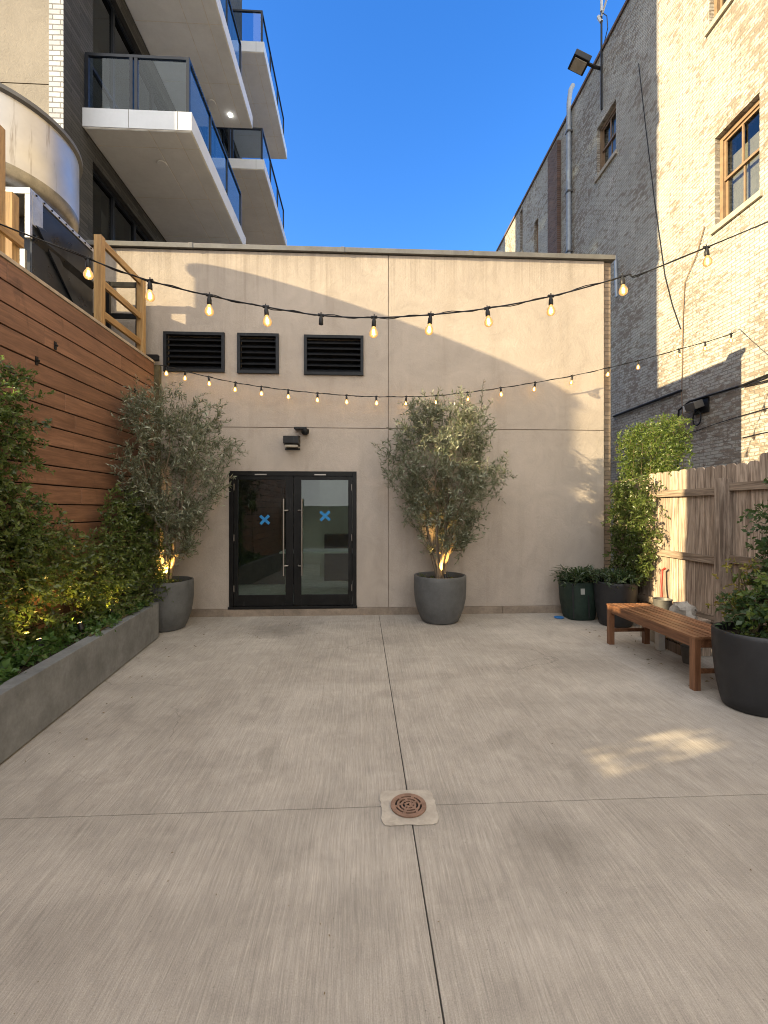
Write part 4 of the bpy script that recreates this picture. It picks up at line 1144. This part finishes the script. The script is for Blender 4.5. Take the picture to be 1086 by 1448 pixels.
# ------------------------------------------------------------------ right picket fence
XF = 4.0
PF = thing('picket_fence', (XF, 4.5, 0), 'weathered wooden picket fence with dog eared tops behind the bench', 'fence')
pk = MB(); y = 6.95; rp = random.Random(8)
while y > 1.5:
    w = rp.uniform(0.135, 0.15); z1 = 2.13 + rp.uniform(-.012,.012) + (0.05 if y < 4.45 else 0) - (0.04 if y > 6.2 else 0)
    x = XF + rp.uniform(0, .006); e = 0.03
    if 4.30 < y < 4.45: z1 += 0.03
    pk.prism([(x, y, 0.04), (x, y, z1-e), (x, y-.022, z1-.006), (x, y-.04, z1), (x, y-w+.04, z1), (x, y-w+.022, z1-.006), (x, y-w, z1-e), (x, y-w, 0.04)], (0.018,0,0))
    y -= w + rp.uniform(0.002, 0.006)
pk.build('pickets', M['picket'], PF)
for z in (0.35, 1.02, 1.80):
    MB().box(XF-.042, XF-.001, 4.84, 6.95, z, z+.085).build('rail', M['picket_rail'], PF, bevel=0.003)
    MB().box(XF-.042, XF-.001, 1.5, 4.66, z+.04, z+.125).build('rail', M['picket_rail'], PF, bevel=0.003)
for y in (4.75, 2.4): MB().box(XF-.10, XF-.0445, y-.045, y+.045, 0, 1.98).build('post', M['picket'], PF, bevel=0.004); MB().box(XF-.044, XF-.001, y-.085, y+.085, 0.01, 1.97).build('post_plate', M['picket'], PF, bevel=0.003)

# clipped climber over the fence in the corner
rg = np.random.default_rng(61)
pts = []
while len(pts) < 1500:
    y = rg.uniform(5.62, 6.93); z = rg.uniform(2.02, 2.92); tp = np.interp(y, [5.6,5.8,6.2,6.95],[2.76,2.88,2.90,2.80])
    if z < tp: pts.append((rg.uniform(4.0, 4.30), y, z))
di = [(-.3+rg.normal()*.6, -.3+rg.normal()*.7, rg.normal()*.6+.1) for _ in pts]; ln = [rg.uniform(.06,.13) for _ in pts]
make_vine('privet_climber', 'clipped block of bright green climber rising above the picket fence corner', 'climber', (4.05, 6.3, 0.6), pts, di, ln, M['ivy'], 0.046, 0.021, 0.022, 62,
          clip=lambda q: q[1] < 6.96 and q[2] < 2.95 and q[0] > 3.965 and q[1] > 5.55, stems=[[(4.03,6.1+.2*i,.6),(4.03,6.05+.22*i,1.4),(4.03,6.1+.2*i,2.1),(4.05,6.1+.2*i,2.6)] for i in range(3)])
pts = []
while len(pts) < 820:
    y = rg.uniform(5.72, 6.75); z = rg.uniform(0.55, 2.10)
    lo = np.interp(y, [5.7,5.9,6.2,6.95],[1.3,0.75,0.55,0.55]); 
    if z > lo and rg.random() < (1 if y > 5.85 else .4): pts.append((rg.uniform(3.80, 3.97), y, z))
di = [(-.6+rg.normal()*.5, -.3+rg.normal()*.6, -.5+rg.normal()*.5) for _ in pts]; ln = [rg.uniform(.06,.18) for _ in pts]
make_vine('hanging_climber', 'glossy dark climber hanging down the front of the picket fence', 'climber', (3.9, 6.3, 0.6), pts, di, ln, M['jasmine'], 0.056, 0.025, 0.026, 63, clip=lambda q: q[1] < 6.96 and q[0] < 3.99, droop=1.0)

# ------------------------------------------------------------------ bench
BX0, BX1, BY0, BY1, BH = 2.985, 3.50, 3.90, 5.36, 0.487
bn = thing('slatted_bench', (3.24, 4.63, 0), 'brown wooden backless bench with slatted seat by the picket fence', 'bench')
sl = MB(); n = 7; wd = (BX1-BX0)/n
for i in range(n):
    sl.box(BX0+i*wd+.006, BX0+(i+1)*wd-.006, BY0, BY1, BH-.022, BH)
sl.build('seat', M['teak'], bn, bevel=0.003)
ap = MB(); ap.box(BX0+.012, BX0+.037, BY0+.07, BY1-.07, BH-.10, BH-.0225); ap.box(BX1-.037, BX1-.012, BY0+.07, BY1-.07, BH-.10, BH-.0225)
ap.box(BX0+.07, BX1-.07, BY0+.012, BY0+.037, BH-.10, BH-.0225); ap.box(BX0+.07, BX1-.07, BY1-.037, BY1-.012, BH-.10, BH-.0225)
ap.box(BX0+.04, BX1-.04, (BY0+BY1)/2-.02, (BY0+BY1)/2+.02, BH-.07, BH-.0225)
ap.build('apron', M['teak'], bn, bevel=0.003)
for x in (BX0+.006, BX1-.068):
    for y in (BY0+.006, BY1-.068): MB().box(x, x+.062, y, y+.062, 0, BH-.0225).build('leg', M['teak_v'], bn, bevel=0.004)
for y in (BY0+.022, BY1-.052): MB().box(BX0+.069, BX1-.069, y, y+.03, 0.15, 0.19).build('stretcher', M['teak'], bn, bevel=0.003)

# ------------------------------------------------------------------ right pots
tall = [(0.001,0.002),(0.195,0.002),(0.212,0.015),(0.232,0.09),(0.255,0.22),(0.272,0.38),(0.281,0.52),(0.283,0.60),(0.281,0.632),(0.274,0.64),(0.258,0.64),(0.254,0.63),(0.252,0.55)]
PC = (3.235, 3.565, 0)
pot(PC, tall, M['blackpot'], 'tall matte black pot in front of the bench end at the right edge', 'black pots', 0.253, 0.575)
q = onY(876, 850, 6.35)
PD = (3.60, 6.22, 0)
pot(PD, [(r*1.0, z*0.97) for r, z in tall], M['blackpot'], 'black pot standing behind the far bench end beside the green bag', 'black pots', 0.252, 0.555)
# green square grow bag
gx, gy = 3.27, 6.64
bgm = MB(); ring = []
hs = [(0.0,0.19),(0.04,0.205),(0.25,0.232),(0.50,0.25),(0.56,0.252)]
n = 32
for z, r in hs:
    for k in range(n):
        a = 2*PI*k/n; ca, sa = math.cos(a), math.sin(a); kk = r/(abs(ca)**3.4+abs(sa)**3.4)**(1/3.4)*(1+.012*math.sin(7*a+z*9))
        ring.append((gx+kk*ca*1.03, gy+kk*sa, z+.002))
m_ = len(hs)
bgm.add(ring, [(i*n+k, i*n+(k+1)%n, (i+1)*n+(k+1)%n, (i+1)*n+k) for i in range(m_-1) for k in range(n)] + [tuple(range(n))[::-1]])
GB = thing('grow_bag', (gx, gy, 0), 'dark green square planting bag with a grey tag in the wall corner', 'planting bag')
bgm.build('bag', M['growbag'], GB, smooth=True)
MB().lathe([(0.001, 0.50), (0.24, 0.49)], 24, (gx, gy, 0)).build('soil', M['soil'], GB)
sp_ = MB()
for dx in (-.20, .03): sp_.obox((gx+dx, gy-.246, .30), (0.02, 0.004, .5), (-.07, 0, 0))
sp_.build('strap', M['blackpot'], GB)
MB().obox((gx-.06, gy-.252, 0.44), (0.06, 0.004, 0.085), (-.07,0,0)).build('tag', M['label'], GB)
bs = MB().lathe([(0.001,0.001),(0.05,0.001),(0.075,0.012),(0.07,0.02),(0.045,0.009),(0.001,0.009)], 20, (2.96, 6.62, 0)).build('blue_dish', M['blue'], smooth=True)
tag(bs, 'small bright blue plastic dish on the floor beside the green bag', 'dish')

def blades(name, label, ctr, n, rr, hgt, mat, seed, wid=0.022, cat='plant'):
    rng = np.random.default_rng(seed); t = thing(name, ctr, label, cat)
    mb = MB()
    for i in range(n):
        a = rng.uniform(0, 2*PI); r_ = rng.uniform(0, rr*.6); b = Vector((ctr[0]+r_*math.cos(a), ctr[1]+r_*math.sin(a), ctr[2]))
        d = Vector((math.cos(a+rng.normal()*.5), math.sin(a+rng.normal()*.5), 0)); h = hgt*rng.uniform(.5,1.15); out = rr*rng.uniform(.4,1.5); sd = Vector((-d.y, d.x, 0))
        prev = None; m = 6; vs = []
        for k in range(m+1):
            f = k/m; c = b + d*out*f**1.3 + Vector((0,0,h*(f*1.9-1.15*f*f)/.8)); w = wid*math.sin(PI*(0.12+.88*f)*.98)*rng.uniform(.9,1.1)+.001
            vs += [c-sd*w/2, c+Vector((0,0,-.004)), c+sd*w/2]
        if max(v.y for v in vs) > 6.96: continue
        if max(v.x for v in vs) > 3.97: continue
        fs = []
        for k in range(m):
            o_ = 3*k; fs += [(o_,o_+1,o_+4,o_+3),(o_+1,o_+2,o_+5,o_+4)]
        mb.add(vs, fs)
    mb.build('leaves', mat, t)
    return t
blades('strappy_plant', 'dark strappy leaved plant growing in the green bag', (gx, gy, .50), 120, .25, .25, M['strap'], 71, .026)
blades('strappy_plant', 'dark plant arching out of the black pot behind the bench', (PD[0], PD[1], .555), 110, .22, .2, M['strap'], 72, .026)
for (cx, cy, cz, n, sd, lab) in ((gx, gy, .5, 85, 73, 'low bushy dark foliage mixed among straps in the green bag'), (PD[0], PD[1], .56, 80, 74, 'low bushy dark foliage in the black pot behind the bench')):
    rg = np.random.default_rng(sd); st = []; di = []
    for _ in range(n):
        a = rg.uniform(0, 2*PI); r_ = .24*math.sqrt(rg.random()); st.append((cx+r_*math.cos(a), cy+r_*math.sin(a), cz+rg.uniform(0,.12))); di.append((math.cos(a)*.6+rg.normal()*.4, math.sin(a)*.6+rg.normal()*.4, .8))
    make_vine('bushy_plant', lab, 'plant', (cx, cy, cz), st, di, [rg.uniform(.1,.24) for _ in st], M['strap'], 0.07, 0.022, 0.028, sd, droop=.9, clip=lambda q: q[1] < 6.96 and q[0] < 3.97)
# mixed planting in the near black pot
rg = np.random.default_rng(81)
def potplant(label, n, xr, yr, zr, mat, L, W, seed, sp=0.03, lr=(.1,.28), up=.4, base=None):
    rg = np.random.default_rng(seed); st = []; di = []; ln = []
    for _ in range(n):
        z = rg.uniform(*zr); st.append((rg.uniform(*xr), rg.uniform(*yr), z)); di.append((rg.normal()*.7-.25, rg.normal()*.7, rg.normal()*.5+up)); ln.append(rg.uniform(*lr))
    cx, cy = sum(xr)/2, sum(yr)/2
    return make_vine('potted_plant', label, 'plant', (cx, cy, zr[0]), st, di, ln, mat, L, W, sp, seed, 'plants in the near black pot', droop=.7, clip=lambda q: q[0] < 3.98,
                     stems=[[(PC[0]+.02*i, PC[1]+.03*i, .575), (cx+.04*i, cy, (zr[0]+zr[1])/2), (cx+.03*i, cy+.03*i, zr[1])] for i in range(3)])
potplant('broad blue green leafy plant low in the black pot', 54, (3.10,3.40), (3.42,3.72), (.62,.95), M['mixed'], 0.06, 0.042, 82, lr=(.08,.2))
potplant('tall dark vine climbing at the right edge above the black pot', 230, (3.38,3.72), (3.46,3.74), (.75,1.72), M['mixed'], 0.055, 0.034, 83, lr=(.08,.2))
potplant('slender topmost vine shoots at the right edge over the picket fence', 60, (3.56,3.82), (3.5,3.7), (1.5,2.12), M['mixed'], 0.05, 0.028, 86, lr=(.08,.18))
potplant('yellow and orange leaved plant on the left side of the black pot', 44, (3.10,3.40), (3.62,3.82), (.62,1.15), M['yellow'], 0.04, 0.022, 84, lr=(.06,.18))
potplant('small leaved trailing plant beneath the tall vine in the black pot', 70, (3.15,3.48), (3.35,3.7), (.6,1.1), M['ivy'], 0.05, 0.03, 85)

# ------------------------------------------------------------------ odds and ends behind the bench
xw = 3.74
BK = thing('metal_bucket', (xw, 5.30, 0), 'dented grey metal bucket behind the bench', 'bucket')
MB().lathe([(0.001,.001),(0.08,.001),(0.105,.21),(0.112,.215),(0.112,.222),(0.10,.22),(0.08,.02)], 24, (xw, 5.42, .301)).build('body', M['coping'], BK, smooth=True)
cr = MB()
for (a, b, c) in ((3.66, 5.30, .0),): cr.box(3.58, 3.90, 5.22, 5.62, 0.003, .30)
o = cr.build('concrete_block', M['stone'], bevel=0.008); tag(o, 'pale concrete block behind the bench under the bucket', 'block')
bl = MB(); rgc = np.random.default_rng(4); 
vs = []; nu, nv = 14, 8
for i in range(nv+1):
    for k in range(nu):
        a = 2*PI*k/nu; b_ = PI/2*i/nv; r_ = 0.17*(1+.18*math.sin(3*a+i*.8)+.06*rgc.normal())
        vs.append((3.72+r_*math.cos(a)*math.cos(b_)*.7, 5.02+r_*math.sin(a)*math.cos(b_), .40+ .16*math.sin(b_)+.012*rgc.normal()))
bl.add(vs, [(i*nu+k, i*nu+(k+1)%nu, (i+1)*nu+(k+1)%nu, (i+1)*nu+k) for i in range(nv) for k in range(nu)])
o = bl.build('cloth_bundle', M['cloth'], smooth=True); tag(o, 'crumpled pale grey cloth bundle on a crate behind the bench', 'cloth')
ck = MB()
for z in (0.003, .135, .27): ck.box(3.56, 3.585, 4.82, 5.2, z, z+.11); ck.box(3.86, 3.885, 4.82, 5.2, z, z+.11); ck.box(3.586, 3.859, 4.82, 4.84, z, z+.11); ck.box(3.586, 3.859, 5.18, 5.2, z, z+.11)
ck.box(3.56, 3.885, 4.82, 5.2, .383, .40)
o = ck.build('wooden_crate', M['picket']); tag(o, 'low weathered wooden crate behind the bench carrying the cloth bundle', 'crate')
RS = thing('red_tool', (3.9, 5.68, 0), 'red handled tool leaning on the sunlit pickets', 'tool')
MB().tube([(3.86, 5.60, .30), (3.90, 5.68, .62), (3.93, 5.70, .84), (3.935, 5.65, .87)], [.018,.017,.016,.015], 10).build('handle', M['red'], RS, smooth=True)
MB().obox((3.85, 5.585, .16), (.03, .16, .29), (0, .06, 0)).build('blade', M['black_metal'], RS, bevel=.004)
o = MB().box(3.42, 3.50, 5.02, 5.10, 0.002, .23).build('plastic_bottle', M['white_plastic'], bevel=.02); tag(o, 'small white plastic container under the bench by its rear leg', 'container')
o = MB().lathe([(.001,.002),(.075,.002),(.095,.17),(.1,.175),(.088,.172),(.07,.02)], 20, (3.5, 4.62, 0)).build('nursery_pot', M['coping'], smooth=True); tag(o, 'small empty grey nursery pot under the middle of the bench', 'pot')
o = MB().lathe([(.001,.002),(.07,.002),(.09,.15),(.095,.155),(.083,.152),(.065,.02)], 20, (3.62, 4.28, 0)).build('nursery_pot', M['stone'], smooth=True); tag(o, 'small pale nursery pot under the near end of the bench', 'pot')

# ------------------------------------------------------------------ string lights
def catmull(pts, n=8):
    pts = [Vector(p) for p in pts]; out = []
    P = [pts[0]*2-pts[1]] + pts + [pts[-1]*2-pts[-2]]
    for i in range(1, len(P)-2):
        for k in range(n):
            t = k/n; a, b, c, d = P[i-1], P[i], P[i+1], P[i+2]
            out.append(0.5*((2*b) + (c-a)*t + (2*a-5*b+4*c-d)*t*t + (3*b-a-3*c+d)*t**3))
    out.append(pts[-1]); return out
sock_p = [(0.001,-.004),(.010,-.004),(.013,-.02),(.0155,-.026),(.0165,-.06),(.0145,-.064),(.001,-.064)]
bulb_p = [(.0125,-.064),(.016,-.075),(.026,-.090),(.0305,-.106),(.029,-.122),(.020,-.134),(.009,-.139),(.001,-.140)]
proto = {}
def string(label, nodes, ends, r, skip=(), tie=None, group=None, scale=1.0):
    pts = [ends[0]] + nodes + [ends[1]]
    t = thing('string_lights', nodes[len(nodes)//2], label, 'string lights', group)
    cp_ = catmull(pts, 8)
    cb = MB().tube(cp_, r, 6)
    # second twisted strand
    tw = [p + Vector((0, .006*math.cos(i*1.1), .008*math.sin(i*1.1)+.004*math.sin(i*.35))) for i, p in enumerate(cp_)]
    cb.tube(tw, r*.7, 5); cb.build('cord', M['black_metal'], t, smooth=True)
    for i, nd in enumerate(nodes):
        rot = random.uniform(-.16,.16)
        mesh_s = proto.get('s')
        if mesh_s is None:
            m1 = MB().lathe(sock_p, 14); m1.tube([(-.022,0,.002),(.022,0,.002)], .010, 8); m1.tube([(0,0,.012),(0,0,.022)], .004, 6)
            so_ = m1.build('socket', M['black_metal'], t, smooth=True)
            me = so_.data
            # back to local coordinates (built around the world origin)
            off = wloc(t)
            for v in me.vertices: v.co = v.co + off
            b_ = MB().lathe(bulb_p, 18).build('bulb', M['bulb'], so_, smooth=True)
            f_ = MB()
            for k in range(4):
                a = k*PI/2+.4; f_.tube([(.004*math.cos(a), .004*math.sin(a), -.082), (.009*math.cos(a), .009*math.sin(a), -.118)], .0022, 5)
            f_.lathe([(.001,-.084),(.007,-.09),(.0085,-.102),(.006,-.114),(.001,-.118)], 10)
            fo = f_.build('filament', M['filament'], so_, smooth=True)
            for ob in (b_, fo):
                for v in ob.data.vertices: v.co = v.co + off
            so_.location = nd - off
            proto['s'] = (so_, b_, fo)
        else:
            so_, b_, fo = mesh_s
            c = so_.copy(); COL.objects.link(c); c.parent = t; c.location = nd - wloc(t); c.rotation_euler = (rot, rot*.7, random.uniform(-.4,.4))
            c.scale = (scale,)*3
            if i not in skip:
                for ob in (b_, fo): d = ob.copy(); COL.objects.link(d); d.parent = c
        bl_ = None
    return t
Y1 = 3.15
n1 = [(125,366),(212,397),(296,418),(376,434),(454,446),(529,449),(609,445),(689,436),(779,419),(880,391),(999,350)]
N1 = [onY(x, y, Y1) for x, y in n1]
s1 = string('nearer upper string of large glowing bulbs crossing from fence to brick wall', N1, (Vector((XL+.02, 3.1, 3.80)), Vector((XR-.02, 3.3, 5.55))), .0048, skip=(4,), group='string lights over the patio')
wire = catmull([Vector((XL+.02, 3.12, 3.86)), N1[0]+Vector((0,.004,.05))], 3)
b2_ = [(235,518),(262,525),(295,533),(333,541),(369.5,547),(407.5,551.5),(449,556),(490,559),(532,561),(574.5,561),(617,559.5),(661,555),(708,548.5),(757,541),(809,531.5),(861,520),(902.5,510),(960,494),(997,484),(1034,472)]
N2 = []
for x, y in b2_:
    yy = np.interp(x, [235, 860, 1034], [6.78, 6.86, 6.90]); N2.append(onY(x, y, yy))
string('farther lower string of small glowing bulbs close to the stucco wall', N2, (Vector((XL+.09, 6.90, 3.80)), onX(1046, 466, XR-.01)), .0052, group='string lights over the patio')

# ------------------------------------------------------------------ lamps in the pots and planter
def uplight(loc, aim, power, label, size=1.15, col=(1.0,0.56,0.16)):
    t = thing('garden_uplight', loc, label, 'garden light', 'garden uplights')
    d = (Vector(aim)-Vector(loc)).normalized(); a = Vector(loc)
    MB().tube([a, a+d*.07], .024, 12).build('housing', M['black_metal'], t, smooth=True)
    MB().tube([a+d*.0705, a+d*.0715], .019, 12).build('lens', M['lamp_lens'], t)
    MB().tube([a+Vector((0,0,-.06)), a], .006, 6).build('stake', M['black_metal'], t)
    L_ = bpy.data.lights.new('uplight_lamp', 'SPOT'); L_.energy = power; L_.color = col; L_.spot_size = size; L_.spot_blend = .8; L_.shadow_soft_size = .015
    o = bpy.data.objects.new('uplight_lamp', L_); COL.objects.link(o); o.location = d*.075; o.parent = t
    o.rotation_euler = d.to_track_quat('-Z','Y').to_euler()
    return t
UP = 1.0
uplight((PB[0]+.05, PB[1]-.19, .64), (PB[0]+.0, PB[1], 1.05), 42*UP, 'small warm spotlight at the foot of the right olive trunk')
uplight((PA[0]+.05, PA[1]-.19, .64), (PA[0]-.0, PA[1], 1.05), 46*UP, 'small warm spotlight at the foot of the left olive trunk')
for k, yy in enumerate((3.95, 4.5, 5.05)):
    uplight((-2.72, yy, .47), (-3.0, yy+.12, 1.25), 6*UP, 'warm yellow lamp hidden in the planter shrubs, %s' % ('nearest the left edge', 'the middle one', 'nearest the olive pot')[k], 2.2, (1.0,0.62,0.15))

# ------------------------------------------------------------------ leaf litter and crumbs on the floor
rg = np.random.default_rng(91); P = []; D = []; Nn = []; Ls = []
def drop(n, fx, fy, l0, l1):
    for _ in range(n):
        P.append((fx(), fy(), .004+rg.random()*.004)); a = rg.uniform(0, 2*PI); D.append((math.cos(a), math.sin(a), rg.normal()*.12)); Nn.append((rg.normal()*.25, rg.normal()*.25, 1)); Ls.append(rg.uniform(l0, l1))
drop(190, lambda: rg.uniform(-2.4, 3.5), lambda: rg.uniform(1.0, 6.9), .005, .013)
drop(80, lambda: rg.uniform(-2.6, -1.9), lambda: rg.uniform(2.8, 6.6), .008, .028)
drop(45, lambda: -1.25+rg.normal()*.35, lambda: 6.1+rg.normal()*.22, .012, .03)
drop(60, lambda: rg.uniform(3.0, 3.9), lambda: rg.uniform(3.9, 6.2), .02, .05)
lt = leaf_object('leaf_litter', M['litter'], None, np.array(P), np.array(D), np.array(Nn), np.array(Ls), np.array(Ls)*.5, .15, .1)
tag(lt, kind='stuff')

# ------------------------------------------------------------------ the yard behind the viewer (seen in reflections, closes the court)
RB = thing('rear_wall', (1.5, -6.3, 0), 'low beige garden wall closing the court behind the viewer', 'wall')
MB().box(-3.1, 6.95, -6.3, -6.05, 0, 1.7).build('masonry', M['stucco2'], RB)
MB().box(-3.1, 6.95, -6.35, -6.0, 1.701, 1.78).build('coping', M['coping'], RB)

# ------------------------------------------------------------------ light
SX = Vector((1.0, 0.31, -0.362)).normalized()      # direction the sunlight travels
sun = bpy.data.lights.new('sun', 'SUN'); sun.energy = 5.0; sun.angle = math.radians(0.6); sun.color = (1.0, 0.79, 0.45)
so = bpy.data.objects.new('sun', sun); COL.objects.link(so); so.rotation_euler = SX.to_track_quat('-Z','Y').to_euler(); so.location = (-20, -3, 12)
elev = math.asin(-SX.z); az = math.atan2(-SX.x, -SX.y)
W = bpy.data.worlds.new('World'); S.world = W; W.use_nodes = True
nt = W.node_tree; nt.nodes.clear()
out = nt.nodes.new('ShaderNodeOutputWorld'); bg = nt.nodes.new('ShaderNodeBackground')
sky = nt.nodes.new('ShaderNodeTexSky'); sky.sky_type = 'NISHITA'; sky.sun_disc = False
sky.sun_elevation = elev; sky.sun_rotation = az; sky.air_density = 1.0; sky.dust_density = 0.4; sky.ozone_density = 2.0
tc = nt.nodes.new('ShaderNodeTexCoord')
# bright cloud added to the unseen sky behind the viewer, fills the shaded court
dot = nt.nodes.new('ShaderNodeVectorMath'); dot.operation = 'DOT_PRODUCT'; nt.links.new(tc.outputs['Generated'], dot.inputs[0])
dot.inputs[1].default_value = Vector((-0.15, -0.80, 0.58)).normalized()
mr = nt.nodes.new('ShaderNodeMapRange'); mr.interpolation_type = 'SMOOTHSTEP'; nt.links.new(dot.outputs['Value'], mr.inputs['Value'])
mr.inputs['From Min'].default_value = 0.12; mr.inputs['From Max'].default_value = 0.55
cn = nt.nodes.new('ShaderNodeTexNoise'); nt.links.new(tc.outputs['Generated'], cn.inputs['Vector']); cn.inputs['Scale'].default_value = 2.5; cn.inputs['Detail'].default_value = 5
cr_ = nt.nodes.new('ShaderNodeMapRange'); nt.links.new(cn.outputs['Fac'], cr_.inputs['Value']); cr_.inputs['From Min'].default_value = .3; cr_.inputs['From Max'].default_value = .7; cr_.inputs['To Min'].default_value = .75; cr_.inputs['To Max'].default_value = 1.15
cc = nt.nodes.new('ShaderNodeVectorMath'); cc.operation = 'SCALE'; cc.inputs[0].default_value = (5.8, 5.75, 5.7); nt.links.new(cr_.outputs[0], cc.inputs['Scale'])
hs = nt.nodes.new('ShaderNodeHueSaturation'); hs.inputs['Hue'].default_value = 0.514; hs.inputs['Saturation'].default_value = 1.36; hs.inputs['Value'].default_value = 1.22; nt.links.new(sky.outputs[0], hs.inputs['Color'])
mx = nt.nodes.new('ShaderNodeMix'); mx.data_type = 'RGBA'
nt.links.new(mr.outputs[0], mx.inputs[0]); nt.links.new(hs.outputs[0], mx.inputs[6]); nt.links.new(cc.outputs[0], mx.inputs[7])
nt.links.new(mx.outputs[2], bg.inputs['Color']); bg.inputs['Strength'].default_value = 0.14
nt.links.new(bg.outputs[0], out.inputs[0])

# ------------------------------------------------------------------ camera and view
cam = bpy.data.cameras.new('camera'); co = bpy.data.objects.new('camera', cam); COL.objects.link(co)
co.location = (0, 0, H); co.rotation_euler = (math.radians(90), 0, -TH)
cam.sensor_fit = 'VERTICAL'; cam.sensor_height = 24; cam.sensor_width = 18; cam.lens = 24*F/1448
cam.shift_y = -4/1448
cam.clip_start = 0.05; cam.clip_end = 600
S.camera = co
S.view_settings.view_transform = 'Standard'; S.view_settings.look = 'None'; S.view_settings.exposure = 1.38; S.view_settings.gamma = 1
S.render.resolution_x = 768; S.render.resolution_y = 1024
try:
    S.cycles.max_bounces = 8; S.cycles.transparent_max_bounces = 16; S.cycles.caustics_reflective = False; S.cycles.caustics_refractive = False
    S.cycles.use_denoising = True; S.cycles.filter_width = 1.0; S.cycles.sample_clamp_indirect = 4.0
except Exception: pass
